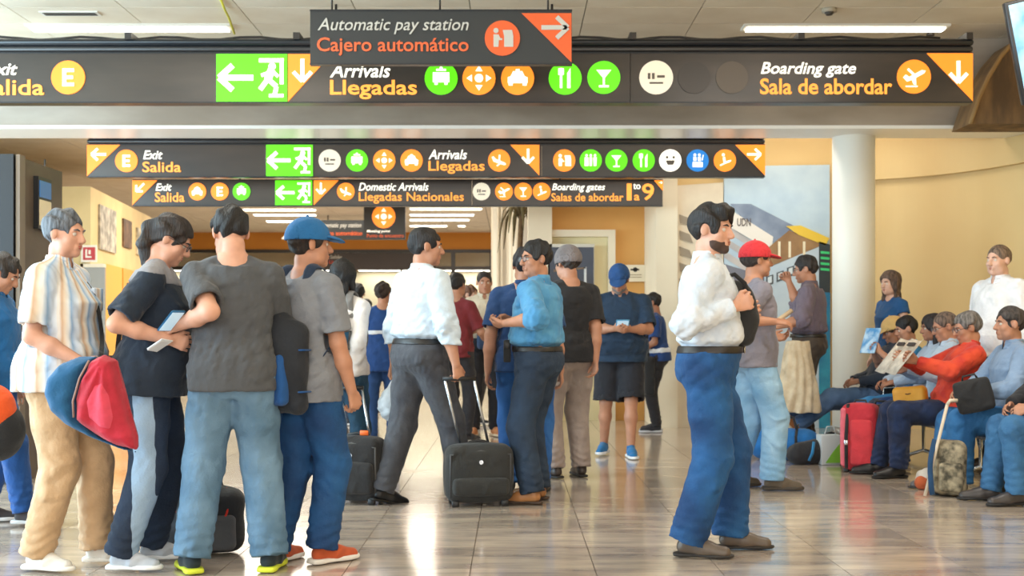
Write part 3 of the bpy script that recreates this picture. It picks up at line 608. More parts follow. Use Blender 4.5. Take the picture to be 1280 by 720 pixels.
# ------------------------------------------------------------ the hall
def floor_mat():
    m = bpy.data.materials.new('polished_stone'); m.use_nodes = True; nt = m.node_tree; b = nt.nodes['Principled BSDF']; L = nt.links.new
    g = nt.nodes.new('ShaderNodeNewGeometry'); mp = nt.nodes.new('ShaderNodeMapping'); mp.inputs['Scale'].default_value = (.8, 3.6, 1); L(g.outputs['Position'], mp.inputs[0])
    n = nt.nodes.new('ShaderNodeTexNoise'); n.inputs['Scale'].default_value = 1.6; n.inputs['Detail'].default_value = 6; n.inputs['Roughness'].default_value = .62; L(mp.outputs[0], n.inputs[0])
    r = nt.nodes.new('ShaderNodeValToRGB'); cr = r.color_ramp
    for p, c in ((.42, (172, 158, 147)), (.54, (196, 181, 165))): cr.elements.new(p).color = lin(c)
    cr.elements[0].position = .32; cr.elements[0].color = lin((146, 134, 126)); cr.elements[-1].position = .70; cr.elements[-1].color = lin((220, 204, 182)); L(n.outputs[0], r.inputs[0])
    oi = nt.nodes.new('ShaderNodeObjectInfo'); mm = nt.nodes.new('ShaderNodeMath'); mm.operation = 'MULTIPLY_ADD'; mm.inputs[1].default_value = .30; mm.inputs[2].default_value = .82; L(oi.outputs['Random'], mm.inputs[0])
    mx = nt.nodes.new('ShaderNodeMix'); mx.data_type = 'RGBA'; mx.blend_type = 'MULTIPLY'; mx.inputs[0].default_value = 1; L(r.outputs[0], mx.inputs[6]); L(mm.outputs[0], mx.inputs[7]); L(mx.outputs[2], b.inputs['Base Color'])
    b.inputs['Roughness'].default_value = .19; b.inputs['Coat Weight'].default_value = .6; b.inputs['Coat Roughness'].default_value = .10; b.inputs['IOR'].default_value = 1.6
    n2 = nt.nodes.new('ShaderNodeTexNoise'); n2.inputs['Scale'].default_value = 5; L(mp.outputs[0], n2.inputs[0]); bp = nt.nodes.new('ShaderNodeBump'); bp.inputs['Strength'].default_value = .12; bp.inputs['Distance'].default_value = .004; L(n2.outputs[0], bp.inputs['Height']); L(bp.outputs[0], b.inputs['Normal'])
    return m
FM = floor_mat()
m = MB(); m.box((-14, -6, -.2), (9, 36, -.010)); floor = m.build('floor', mat('grout', (120, 108, 96), .8)); tag(floor, kind='structure')
ts = .6; tm_ = MB(); tm_.box((-.298, -.298, -.0105), (.298, .298, 0)); tile_me = tm_.mesh('floor_tile'); tile_me.materials.append(FM)
cells = []
for iy in range(0, 60):
    for ix in range(-24, 16):
        cx, cyy = ix * ts + .1, iy * ts - .5
        if cyy > 35: continue
        inv = cyy > 5.0 and abs(cx) < .43 * cyy + .4
        cells.append((0 if inv else 1, cyy, cx))
cells.sort(); restm = MB()
for i, (a, cyy, cx) in enumerate(cells):
    if i < 300 and a == 0: o = link('floor_tile', tile_me, None, floor, (cx, cyy, 0))
    else: restm.box((cx - .298, cyy - .298, -.0105), (cx + .298, cyy + .298, 0))
o = restm.build('floor_tiles', FM, floor); o['kind'] = 'stuff'

ceil_m = mat('ceiling_board', (238, 226, 204), .9, col2=(230, 216, 192), scale=2); joint = mat('ceiling_joint', (120, 106, 88), .9)
m = MB(); m.box((-13, -6, 4.215), (9, 12.5, 4.35)); ce = m.build('ceiling', joint); tag(ce, kind='structure')
m = MB(); m.box((-.54, -.293, 0), (.54, .293, .016)); cme = m.mesh('ceiling_tile'); cme.materials.append(ceil_m)
crest = MB()
for iy in range(0, 31):
    for ix in range(-9, 8):
        cx, cyy = ix * 1.09 + .15, 12.2 - iy * .6
        if iy < 4 and -7 <= ix <= 5: link('ceiling_tile', cme, None, ce, (cx, cyy, 4.2))
        else: crest.box((cx - .54, cyy - .293, 4.2), (cx + .54, cyy + .293, 4.216))
o = crest.build('ceiling_tiles', ceil_m, ce); o['kind'] = 'stuff'
# beam between the two halls
m = MB(); m.box((-13, 12.5, 3.285), (9, 13.0, 4.35)); beam = m.build('trim_1', mat('beam_paint', (172, 160, 146), .55, col2=(150, 138, 124), scale=.9, stretch=(1, 1, 3))); tag(beam, kind='structure')
m = MB(); m.box((-13, 12.44, 3.25), (9, 13.06, 3.285)); tag(m.build('trim_2', mat('white_trim', (240, 238, 232), .35)), kind='structure')
# rear ceiling
m = MB(); m.box((-14, 13.0, 3.965), (9, 36, 4.1)); ce2 = m.build('ceiling', joint); tag(ce2, kind='structure')
m = MB(); m.box((-.592, -.592, 0), (.592, .592, .016)); cme2 = m.mesh('ceiling_tile'); cme2.materials.append(ceil_m); crest = MB(); k_ = 0
for iy in range(0, 19):
    for ix in range(-12, 8):
        cx, cyy = ix * 1.2, 13.6 + iy * 1.2
        if -8 <= ix <= 2 and 2 <= iy < 17: link('ceiling_tile', cme2, None, ce2, (cx, cyy, 3.95)); k_ += 1
        else: crest.box((cx - .592, cyy - .592, 3.95), (cx + .592, cyy + .592, 3.966))
o = crest.build('ceiling_tiles', ceil_m, ce2); o['kind'] = 'stuff'

cream = mat('cream_paint', (232, 220, 194), .7, col2=(224, 210, 184), scale=1.2)
yellow = mat('yellow_paint', (214, 184, 128), .65, col2=(208, 176, 120), scale=.8)
orange_w = mat('orange_paint', (226, 170, 96), .7, col2=(220, 162, 88), scale=1)
# right wall: flat part behind the mural, then a long curve toward the camera
pts = [(1.98, 14.4), (3.9, 14.4), (4.4, 14.3), (4.9, 13.95), (5.3, 13.4), (5.6, 12.6), (5.75, 11.6), (5.8, 10.4), (5.8, 4.0)]
def wallstrip(pts, t, z0, z1, off=0):
    out = []
    for i, (x, y) in enumerate(pts):
        a = Vector(pts[max(i - 1, 0)]); b = Vector(pts[min(i + 1, len(pts) - 1)]); n = Vector((b.y - a.y, -(b.x - a.x))).normalized() * -1
        out.append((Vector((x, y)) - n * off, Vector((x, y)) + n * t))
    m = MB()
    vs = []; 
    for a, b in out: vs += [(a.x, a.y, z0), (b.x, b.y, z0), (b.x, b.y, z1), (a.x, a.y, z1)]
    fs = []
    for i in range(len(out) - 1):
        for k in range(4): fs.append((i * 4 + k, (i + 1) * 4 + k, (i + 1) * 4 + (k + 1) % 4, i * 4 + (k + 1) % 4))
    fs += [(3, 2, 1, 0), tuple((len(out) - 1) * 4 + k for k in range(4))]
    m._add(vs, fs); return m
def smooth(pts, n=3):
    for _ in range(n):
        q = [pts[0]]
        for a, b in zip(pts[:-1], pts[1:]): q += [(a[0] * .75 + b[0] * .25, a[1] * .75 + b[1] * .25), (a[0] * .25 + b[0] * .75, a[1] * .25 + b[1] * .75)]
        q.append(pts[-1]); pts = q
    return pts
sp = [pts[0]] + smooth(pts[1:-1], 3) + [pts[-1]]
o = wallstrip(sp, .15, 0, 4.2).build('wall_right', yellow); tag(o, kind='structure')
o = wallstrip(sp[1:], .03, 2.95, 4.0, off=.07).build('trim_3', yellow); tag(o, kind='structure')
o = wallstrip([(5.8, 4.0), (5.8, -3)], .15, 0, 4.2).build('wall_right', yellow); tag(o, kind='structure')
# orange wall, pilasters and frames around the shop front
def pbox(name, px0, px1, z0, z1, d, dep, m_, kind='structure', parent=None):
    b = MB(); b.box(((px0 - 640) / F_PX * d, d, z0), ((px1 - 640) / F_PX * d, d + dep, z1)); o = b.build(name, m_, parent)
    if kind and not parent: o['kind'] = kind
    return o
pbox('wall_back', 688, 830, 0, 3.97, 15.5, .2, orange_w)
pbox('trim_4', 820, 847, 0, 3.97, 14.25, 1.3, cream)
pbox('trim_5', 660, 690, 0, 3.97, 15.3, .5, cream)
fr = empty('trim_6', W(716, 525, 15.45), kind='structure'); fr.location.z = 0
for (a, b, z0, z1) in ((664, 672, 0, 2.36), (760, 769, 0, 2.36), (664, 769, 2.36, 2.45)):
    m = MB(off=-fr.location); m.box(((a - 640) / F_PX * 15.4, 15.36, z0), ((b - 640) / F_PX * 15.4, 15.5, z1)); m.build('frame_rail', cream, fr)
m = MB(off=-fr.location); m.box(((672 - 640) / F_PX * 15.4, 15.46, 0), ((760 - 640) / F_PX * 15.4, 15.5, 2.36)); m.build('frame_panel', mat('cream_panel', (238, 224, 178), .7), fr)
# fluted white partition left of it
for i, (a, b, dd) in enumerate(((616, 621, 18), (623, 626, 18.2), (628, 633, 18.2), (636, 639, 17.6), (641, 645, 17.4), (648, 651, 17.2), (654, 660, 16.8))):
    pbox('trim_%d' % (7 + i), a, b, 0, 3.96, dd, .3, mat('white_paint', (240, 232, 214), .5))
pbox('wall_back', 614, 664, 0, 3.96, 19.5, .2, cream)
# far end of the hall: ochre band over a dark framed glass front
DF = 34.0
def fx(px, d=DF): return (px - 640) / F_PX * d
def fz(py, d=DF): return CZ + (HY - py) / F_PX * d
m = MB(); m.box((-13.5, DF, fz(312)), (1.5, DF + .3, 4.0)); tag(m.build('wall_back', mat('ochre_band', (214, 142, 52), .7, col2=(206, 134, 46), scale=.6)), kind='structure')
m = MB(); m.box((-13.5, DF + 1.2, 0), (1.5, DF + 1.4, 4.0)); tag(m.build('wall_back', cream), kind='structure')
win = empty('window_1', (fx(400), DF, 0), kind='structure'); dk = mat('dark_frame', (52, 46, 42), .4); O = -win.location
for a, b in ((120, 123), (205, 208), (300, 303), (380, 383), (436, 440), (500, 502), (564, 569), (612, 615)):
    m = MB(off=O); m.box((fx(a), DF - .05, 0), (fx(b), DF + .08, fz(312))); m.build('mullion', dk, win)
for a, b in ((312, 316), (333, 337), (400, 403), (462, 466)):
    m = MB(off=O); m.box((fx(100), DF - .06, fz(b)), (fx(616), DF + .07, fz(a))); m.build('transom', dk, win)
cols = [(232, 206, 140), (196, 176, 132), (236, 214, 158), (224, 204, 150), (238, 222, 176), (240, 226, 184), (238, 214, 150)]
edges = [123, 205, 300, 380, 436, 500, 564, 612]
gl = mat('window_glass', (225, 230, 228), .04); gl.node_tree.nodes['Principled BSDF'].inputs['Transmission Weight'].default_value = 1.0; gl.node_tree.nodes['Principled BSDF'].inputs['IOR'].default_value = 1.05
for i in range(7):
    for a, b in ((316, 333), (337, 400), (403, 462), (466, 455 + 60)):
        m = MB(off=O); m.box((fx(edges[i] + 3), DF, max(.02, fz(b))), (fx(edges[i + 1]), DF + .012, fz(a))); m.build('pane', gl, win)
for i, (px0, px1) in enumerate(((123, 300), (303, 436), (440, 564), (569, 612))):   # assumed unseen lamps brightening the space behind the glass
    area('assumed_interior_light', (fx((px0 + px1) / 2), DF + .75, 2.9), (0, 0, 0), 2.6, .5, 38, (1.0, .93, .78))
# left side: cream block with pictures, then the side of the hall
sx = [(-9.5, 17.0), (-5.97, 17.0), (-6.5, 21.6), (-9.5, 21.6)]
m = MB(); m.prismz(sx, 0, 3.2); lw = m.build('wall_left', mat('sand_wall', (222, 196, 140), .7, col2=(208, 182, 128), scale=1.5)); tag(lw, kind='structure')
m = MB(); m.box((-14, 20, 0), (-13.6, 36, 4.0)); tag(m.build('wall_left', cream), kind='structure')
m = MB(); m.box((-14, 8, 0), (-13.6, 20, 4.0)); tag(m.build('wall_left', cream), kind='structure')
m = MB(); m.box((-13.6, 13.0, 2.9), (-9.6, 13.3, 4.0)); tag(m.build('trim_20', cream), kind='structure')
# orange cabinet panels low along the slanted wall
def along(t, off=0): # point on the slanted wall face, t in 0..1
    return (-5.97 - .53 * t + off, 17 + 4.6 * t)
def wallbox(name, t0, t1, z0, z1, th, m_, parent=None):
    a = along(t0); b = along(t1); n = Vector((4.6, .53)).normalized() * th
    mm = MB(off=(-parent.location if parent else (0, 0, 0))); mm.prismz([(a[0], a[1]), (b[0], b[1]), (b[0] + n.x, b[1] + n.y), (a[0] + n.x, a[1] + n.y)], z0, z1); return mm.build(name, m_, parent)
for t0, t1, c_ in ((.16, .42, (236, 170, 70)), (.44, .70, (228, 158, 60)), (.72, .98, (232, 164, 66))):
    o = wallbox('wall_panel', t0, t1, .1, 2.15, .04, mat('amber_panel', c_, .4))
    tag(o, {.16: 'amber yellow wall panel nearest the red emergency sign', .44: 'amber wall panel in the middle of the slanted left wall', .72: 'amber wall panel at the far end of the slanted left wall'}[t0], 'panel')
for i, (t0, t1, z0, z1, c_, lb) in enumerate(((.10, .34, 2.35, 3.0, (206, 196, 176), 'pale picture with grey sketchy figure high on the sand coloured wall'), (.46, .60, 2.5, 2.95, (120, 88, 60), 'brown upright picture on the sand coloured wall'), (.70, .86, 2.45, 2.9, (214, 200, 168), 'pale small picture on the sand coloured wall'), (.90, .97, 2.5, 2.85, (110, 76, 52), 'smallest dark picture at the far end of the sand coloured wall'))):
    o = wallbox('wall_picture', t0, t1, z0, z1, .03, mat('print', c_, .6, col2=tuple(int(v * .62) for v in c_), scale=6)); tag(o, lb, 'picture', 'pictures on the left wall')
# exit sign plates on the block
def redsign(px, py, label):
    c_ = W(px, py, 16.95); t = empty('emergency_sign', c_, 0, label, 'sign', 'red emergency signs'); h = .11
    m = MB(); m.box((-h, 0, -.12), (h, .03, .12)); m.build('plate', mat('plate_white', (235, 225, 205), .5), t)
    m = MB(); m.box((-h + .03, -.006, -.09), (h - .02, 0, .09)); r_ = m.build('red_field', mat('sign_red', (190, 36, 30), .5), t)
    m = MB(); m.box((-.045, -.012, -.06), (-.02, -.006, .06)); m.box((-.02, -.012, -.06), (.04, -.006, -.035)); m.box((.0, -.012, -.01), (.03, -.006, .05)); m.build('pictogram', mat('plate_white', (235, 225, 205), .5), r_)
redsign(111, 317, 'small red and white sign on the sand wall right of the grey haired woman'); redsign(30, 297, 'small red and white sign beside the dark cabinet, left of grey hair')
dr = empty('door_1', W(119, 440, 16.94), 0, kind='structure'); dr.location.z = 0
m = MB(); m.box((-.16, -.02, 0), (.14, .03, 2.05)); m.build('leaf', mat('door_grey', (150, 146, 136), .5), dr); m = MB(); m.box((-.2, -.03, 0), (-.16, .04, 2.1)); m.build('jamb', cream, dr); m = MB(); m.box((-.2, -.03, 2.05), (.14, .04, 2.1)); m.build('head_jamb', cream, dr)
# dark cabinet with displays at the left edge
kb = empty('display_cabinet', (-4.6, 9.5, 0), 0, 'tall black cabinet with brown side and hanging screen at left edge', 'cabinet')
m = MB(off=-kb.location); m.box((-5.6, 9.0, 0), (-3.74, 9.05, 2.48)); m.build('front_panel', mat('black_panel', (26, 27, 30), .35), kb)
m = MB(off=-kb.location); m.box((-5.6, 9.05, 0), (-3.73, 9.95, 2.47)); m.build('carcass', mat('brown_panel', (98, 84, 70), .5, col2=(84, 72, 60), scale=3), kb)
m = MB(off=-kb.location); m.box((-3.73, 9.02, 0), (-3.70, 9.12, 2.48)); m.build('corner_post', mat('grey_post', (120, 108, 94), .5), kb)
m = MB(off=-kb.location); m.box((-3.73, 9.35, 1.95), (-3.69, 9.62, 2.36)); sc_ = m.build('screen_frame', mat('black_panel', (26, 27, 30), .35), kb)
m = MB(off=-kb.location); m.box((-3.695, 9.37, 2.2), (-3.685, 9.60, 2.33)); m.build('screen_top', mat('screen_blue', (40, 90, 140), .3, emit=.4), sc_)
m = MB(off=-kb.location); m.box((-3.695, 9.37, 1.98), (-3.685, 9.60, 2.18)); m.build('screen_lower', mat('screen_pale', (190, 175, 140), .3, emit=.3), sc_)
gs = empty('hanging_sign', W(55, 245, 9.75), 0, 'narrow lit green sign hanging on the brown cabinet side', 'sign')
m = MB(); m.box((-.03, 0, -.18), (.07, .04, .17)); m.build('green_field', mat('green_lit', (70, 170, 30), .4, emit=.5), gs); m = MB(); m.box((-.045, -.01, -.16), (-.005, .03, .16)); m.build('white_edge', mat('white_lit', (240, 240, 225), .4, emit=.6), gs)
m = MB(); m.ball((.0, .01, -.22), .045, 12); m.build('lower_lamp', mat('lime_lit', (170, 220, 40), .4, emit=.7), gs); m = MB(); m.cyl((.0, .02, .16), (.0, .02, .30), .008); m.build('hanger', dk, gs)
# white column by the seats
col = empty('column', (3.70, 13.0, 0), 0, kind='structure'); m = MB(); m.cyl((0, 0, 0), (0, 0, 3.96), .225, 40); m.build('column_shaft', mat('column_white', (240, 236, 224), .45), col)
m = MB(); m.cyl((0, 0, 0), (0, 0, .12), .24, 40); m.build('column_base', mat('steel_skirt', (150, 148, 145), .3, .6), col)
col.name = 'trim_21'
# brown curved canopy at the right above, in front of the beam
c0 = W(1300, 160, 12.1); cv = empty('curved_canopy', c0, 0, 'large brown curved hanging shape behind the screen at top right', 'decoration')
m = MB(); prof = [(-.80, .0), (-.72, .24), (-.62, .46), (-.50, .66), (-.36, .82), (-.18, .92), (.9, .92), (.9, 0)]
m.prism([(x, z) for x, z in prof], -.25, .25); m.build('shell', mat('rattan', (128, 98, 62), .8, col2=(86, 66, 44), scale=3, stretch=(2, 2, .5), bump=.5), cv)
m = MB(); m.tube([(x, -.26, z) for x, z in prof[:6]], .022, 6); m.build('rim', mat('rattan_rim', (150, 118, 72), .7), cv)
for q in (0, .5): m = MB(); m.cyl((q, 0, 1.0), (q, 0, 1.1), .012); m.build('hanger', dk, cv)

# ------------------------------------------------------------ ceiling fittings
lit = mat('lamp_tube', (255, 246, 226), .4, emit=5.0); housing = mat('lamp_housing', (225, 220, 208), .5)
def fixture(px0, px1, y, z, dep, label, group, nt=1):
    x0, x1 = (px0 - 640) / F_PX * y, (px1 - 640) / F_PX * y
    t = empty('ceiling_light', ((x0 + x1) / 2, y, z), 0, label, 'light', group); w_ = (x1 - x0) / 2
    m = MB(); m.box((-w_, -dep, -.015), (w_, dep, .02)); m.build('housing', housing, t)
    for i in range(nt): m = MB(); yy = (i - (nt - 1) / 2) * dep * 1.3; m.box((-w_ + .04, yy - dep * .6 / nt, -.035), (w_ - .04, yy + dep * .6 / nt, -.012)); m.build('diffuser', lit, t)
fixture(36, 290, 12.0, 4.19, .11, 'long white ceiling light at top left above the sign rail', 'ceiling lights of the front hall')
fixture(928, 1184, 12.0, 4.19, .11, 'long white ceiling light at top right above the sign rail', 'ceiling lights of the front hall')
for i, (yy, a, b) in enumerate(((27.4, 303, 396), (28.6, 316, 396), (30.3, 332, 396))): fixture(a, b, yy, 3.94, .16, ['lamp strip nearest to us in the left rear ceiling group', 'middle lamp strip of the left rear ceiling group', 'farthest lamp strip of the left rear ceiling group'][i], 'rear ceiling lights left')
for i, (yy, a, b) in enumerate(((27.2, 511, 604), (28.6, 511, 594), (29.9, 511, 588), (31.6, 511, 560))): fixture(a, b, yy, 3.94, .16, ['nearest lamp strip right of the small hanging sign', 'second lamp strip right of the small hanging sign', 'third lamp strip right of the small hanging sign', 'farthest lamp strip right of the small hanging sign'][i], 'rear ceiling lights right')
fixture(571, 583, 31.6, 3.94, .16, 'very short lamp strip at the end of the farthest row', 'rear ceiling lights right')
for (cx, yy) in ((-3, 3), (3, 3), (-3, 7.5), (3, 7.5)):
    pass
v = empty('ceiling_vent', W(88, 16, 11.5), 0, 'dark slotted air vent in the ceiling at top left', 'vent'); v.location.z = 4.2
m = MB(); m.box((-.28, -.07, -.012), (.28, .07, .0)); m.build('frame', housing, v)
for i in range(3): m = MB(); m.box((-.25, -.05 + i * .036, -.016), (.25, -.03 + i * .036, -.011)); m.build('slot', mat('vent_dark', (60, 54, 48), .6), v)
sd = empty('smoke_detector', (3.0, 11.35, 4.2), 0, 'round smoke detector on the ceiling at upper right', 'detector'); m = MB(); m.cyl((0, 0, 0), (0, 0, -.035), .07, 20); m.build('base', mat('detector', (170, 158, 138), .5), sd); m = MB(); m.cyl((0, 0, -.035), (0, 0, -.06), .045, 20, r2=.03); m.build('sensor', mat('detector_dark', (70, 62, 54), .5), sd)
sd = empty('sprinkler', W(1163, 42, 12.15), 0, 'small dark sprinkler head in the ceiling near the beam', 'sprinkler'); sd.location.z = 4.2; m = MB(); m.cyl((0, 0, 0), (0, 0, -.04), .03, 12); m.build('escutcheon', dk, sd); m = MB(); m.cyl((0, 0, -.04), (0, 0, -.06), .04, 12); m.build('deflector', dk, sd)
m = MB(); m.tube([W(276, -3, 11.0) + Vector((0, 0, -.02)), W(281, 12, 11.3), W(286, 22, 11.5), W(290, 34, 11.75), W(293, 42, 11.9)], .012, 6); o = m.build('cable', mat('yellow_cable', (214, 206, 70), .6)); tag(o, 'loose yellow cable hanging under the ceiling at upper left', 'cable')

# ------------------------------------------------------------ wayfinding signs
def srgb_lit(c, e): return mat('lit', c, .45, emit=e)
ORG = srgb_lit((255, 140, 38), .62); ORGT = srgb_lit((255, 160, 62), .62); WHT = srgb_lit((255, 250, 235), .68); GRN = srgb_lit((92, 214, 12), .62); BLU = srgb_lit((20, 120, 200), .5); OFFW = srgb_lit((226, 216, 192), .42)
ORD_ = mat('print_orange', (232, 96, 40), .5); ORDT = mat('print_orange_text', (230, 100, 50), .5); GRYT = mat('print_grey', (196, 192, 182), .5); GHOST = mat('ghost_disc', (96, 84, 72), .4)
PANEL = mat('sign_panel', (52, 46, 42), .28, col2=(78, 68, 60), scale=1.2, stretch=(.4, 1, 2)); PAN0 = mat('sign_panel_matt', (44, 46, 46), .5); FRAME = mat('sign_frame', (38, 40, 44), .35, .3)
GLY = {
 'E': [('r', -.32, -.52, -.1, .52), ('r', -.32, .32, .36, .52), ('r', -.32, -.1, .3, .1), ('r', -.32, -.52, .36, -.32)],
 'bus': [('r', -.5, -.25, .5, .35), ('r', -.4, -.4, -.2, -.25), ('r', .2, -.4, .4, -.25), ('l', -.3, .5, .3, .5, .12), ('c', 0, .6, .1)],
 'meet': [('c', 0, 0, .26), ('p', [(-.75, 0), (-.42, .22), (-.42, -.22)]), ('p', [(.75, 0), (.42, -.22), (.42, .22)]), ('p', [(0, .75), (.22, .42), (-.22, .42)]), ('p', [(0, -.75), (-.22, -.42), (.22, -.42)])],
 'taxi': [('p', [(-.6, -.3), (-.6, .05), (-.42, .12), (-.28, .42), (.28, .42), (.42, .12), (.6, .05), (.6, -.3)]), ('r', -.55, -.45, -.3, -.3), ('r', .3, -.45, .55, -.3), ('r', -.12, .42, .12, .55)],
 'food': [('l', -.25, -.6, -.25, .6, .15), ('r', -.42, .2, -.08, .6), ('p', [(.12, -.6), (.32, -.6), (.32, .62), (.12, .3)])],
 'bar': [('p', [(-.45, .45), (.45, .45), (.06, -.02), (-.06, -.02)]), ('l', 0, 0, 0, -.5, .12), ('r', -.3, -.6, .3, -.48)],
 'kiosk': [('c', -.36, .42, .15), ('p', [(-.5, -.5), (-.5, .2), (-.22, .2), (-.1, -.02), (.0, -.02), (.0, -.12), (-.2, -.12), (-.22, -.5)]), ('p', [(.1, -.5), (.1, .1), (.02, .45), (.55, .45), (.62, .1), (.62, -.5)])],
 'up': [('p', [(-.65, -.05), (-.5, .12), (-.3, -.02), (.45, .38), (.68, .34), (.6, .2), (.1, -.08), (.12, -.5), (-.02, -.48), (-.14, -.2), (-.42, -.3)]), ('r', -.5, -.62, .2, -.54), ('l', -.38, .45, -.02, .12, .13)],
 'down': [('p', [(-.68, .3), (-.5, .36), (-.3, .12), (.55, -.22), (.62, -.4), (.4, -.42), (-.5, -.1)]), ('l', 0, -.1, .05, .5, .15), ('l', .1, -.25, -.2, -.5, .12)],
 'wc': [('c', -.38, .45, .12), ('c', 0, .45, .12), ('c', .38, .45, .12), ('p', [(-.55, .28), (-.22, .28), (-.2, -.5), (-.56, -.5)]), ('p', [(-.13, .28), (.13, .28), (.1, -.5), (-.1, -.5)]), ('p', [(.22, .28), (.54, .28), (.5, -.5), (.26, -.5)])],
 'face': [('c', -.3, .28, .12), ('c', .3, .28, .12), ('p', [(-.42, 0), (.42, 0), (.25, -.4), (-.25, -.4)])],
 'fam': [('c', -.25, .5, .12), ('c', .15, .5, .12), ('r', -.38, -.05, -.12, .32), ('r', .02, -.05, .28, .32), ('r', -.45, -.6, .45, -.15), ('l', .4, .0, .5, .5, .08)],
 'seat': [('c', -.15, .5, .14), ('l', -.1, .3, -.02, -.2, .2), ('l', -.02, -.2, .45, -.05, .16), ('l', -.45, -.45, .55, .0, .12)],
 'vip': [('r', -.5, -.1, -.35, .25), ('r', -.25, -.1, -.1, .25), ('r', .05, -.02, .5, .12), ('r', -.4, -.38, .4, -.28)],
 'run': [('r', -.5, .7, .62, .88), ('r', .45, -.3, .62, .88), ('c', .1, .52, .17), ('l', .08, .38, -.1, -.1, .34), ('l', -.05, -.1, .3, -.4, .22), ('l', .3, -.4, .2, -.85, .2), ('l', -.12, -.1, -.45, -.55, .22), ('l', .0, .25, -.4, .1, .16), ('l', .1, .3, .38, .05, .16), ('r', -.05, -.9, .62, -.74)],
}
def stroke(x0, z0, x1, z1, w):
    dx, dz = x1 - x0, z1 - z0; L = math.hypot(dx, dz); nx, nz = -dz / L * w / 2, dx / L * w / 2
    return [(x0 + nx, z0 + nz), (x0 - nx, z0 - nz), (x1 - nx, z1 - nz), (x1 + nx, z1 + nz)]
def glyph(m, kind, cx, cz, r, y0, y1):
    for g in GLY[kind]:
        if g[0] == 'r': p = [(g[1], g[2]), (g[3], g[2]), (g[3], g[4]), (g[1], g[4])]
        elif g[0] == 'p': p = g[1]
        elif g[0] == 'l': p = stroke(*g[1:])
        else: p = [(g[1] + g[3] * math.cos(a * .524), g[2] + g[3] * math.sin(a * .524)) for a in range(12)]
        m.prism([(cx + x * r, cz + z * r) for x, z in p], y0, y1)
def text_mesh(txt, x0, x1, z0, z1, yf, th, shear=0, bold=.012):
    cu = bpy.data.curves.new('lettering', 'FONT'); cu.body = txt; cu.shear = shear; cu.offset = bold; cu.resolution_u = 3; cu.extrude = .05
    to = bpy.data.objects.new('lettering', cu); me = bpy.data.meshes.new_from_object(to); bpy.data.objects.remove(to)
    co = np.empty(len(me.vertices) * 3, dtype=np.float32); me.vertices.foreach_get('co', co); co = co.reshape(-1, 3)
    lo, hi = co.min(0), co.max(0); out = np.empty_like(co)
    out[:, 0] = x0 + (co[:, 0] - lo[0]) / (hi[0] - lo[0]) * (x1 - x0); out[:, 2] = z0 + (co[:, 1] - lo[1]) / (hi[1] - lo[1]) * (z1 - z0); out[:, 1] = yf - (co[:, 2] + .05) / .1 * th
    me.vertices.foreach_set('co', out.ravel()); me.update(); return me
class Sign:
    def __init__(s, name, label, px0, py0, px1, py1, d, dep=.07, panel=None, panels=None, group=None):
        s.d = d; s.dep = dep; s.root = empty(name, W((px0 + px1) / 2, py1, d), 0, label, 'sign', group); s.o = s.root.location
        x0, z0 = s.L(px0, py1); x1, z1 = s.L(px1, py0); s.w = (x0, x1, z0, z1); panels = panels or [(px0, px1)]
        for a, b in panels: xa, _ = s.L(a, 0); xb, _ = s.L(b, 0); m = MB(); m.box((xa + .003, -dep, z0), (xb - .003, dep, z1)); m.build('panel', panel or PANEL, s.root)
        m = MB(); e = .012
        m.box((x0, -dep - .006, z0 - e), (x1, dep + .006, z0)); m.build('lower_frame', FRAME, s.root); m = MB(); m.box((x0, -dep - .006, z1), (x1, dep + .006, z1 + e)); m.build('upper_frame', FRAME, s.root)
    def L(s, px, py): p = W(px, py, s.d); return p.x - s.o.x, p.z - s.o.z
    def text(s, t, px0, px1, py0, py1, m, it=0, bold=.012):
        x0, z0 = s.L(px0, py1); x1, z1 = s.L(px1, py0); o = link('lettering', text_mesh(t, x0, x1, z0, z1, -s.dep - .001, .008, it, bold), m, s.root); return o
    def disc(s, px, py, r, m, g, gm):
        x, z = s.L(px, py); rr = r / F_PX * s.d; b = MB(); b.disc(x, z, rr, -s.dep - .010, -s.dep + .002, 32); o = b.build('icon_disc', m, s.root)
        if g: b = MB(); glyph(b, g, x, z, rr, -s.dep - .016, -s.dep - .009); b.build('pictogram', gm, o)
    def tri(s, pts, m, arrow, am, ar=None):
        b = MB(); q = [s.L(*p) for p in pts]; b.prism(q, -s.dep - .010, -s.dep + .002); o = b.build('arrow_field', m, s.root)
        (ax, ay, L_, ang) = arrow; x, z = s.L(ax, ay); l = L_ / F_PX * s.d; c_, s_ = math.cos(R(ang)), math.sin(R(ang)); b = MB(); w_ = l * .17
        for (x0, z0, x1, z1) in ((-.5, 0, .45, 0), (.5, 0, .08, .40), (.5, 0, .08, -.40)):
            b.prism(stroke(x + (x0 * c_ - z0 * s_) * l, z + (x0 * s_ + z0 * c_) * l, x + (x1 * c_ - z1 * s_) * l, z + (x1 * s_ + z1 * c_) * l, w_), -s.dep - .017, -s.dep - .009)
        b.build('arrow', am, o)
    def exit(s, px0, px1, py0, py1):
        x0, z0 = s.L(px0, py1); x1, z1 = s.L(px1, py0); b = MB(); b.box((x0, -s.dep - .012, z0), (x1, -s.dep + .002, z1)); o = b.build('exit_panel', GRN, s.root)
        h = z1 - z0; cz = (z0 + z1) / 2; b = MB(); l = h * .72; x = x0 + h * .42
        for (a, c, e, f) in ((-.5, 0, .5, 0), (-.5, 0, -.1, .36), (-.5, 0, -.1, -.36)): b.prism(stroke(x + a * l, cz + c * l, x + e * l, cz + f * l, h * .12), -s.dep - .019, -s.dep - .011)
        b.build('arrow', WHT, o); b = MB(); glyph(b, 'run', x1 - h * .36, cz, h * .46, -s.dep - .019, -s.dep - .011); b.build('running_figure', WHT, o)
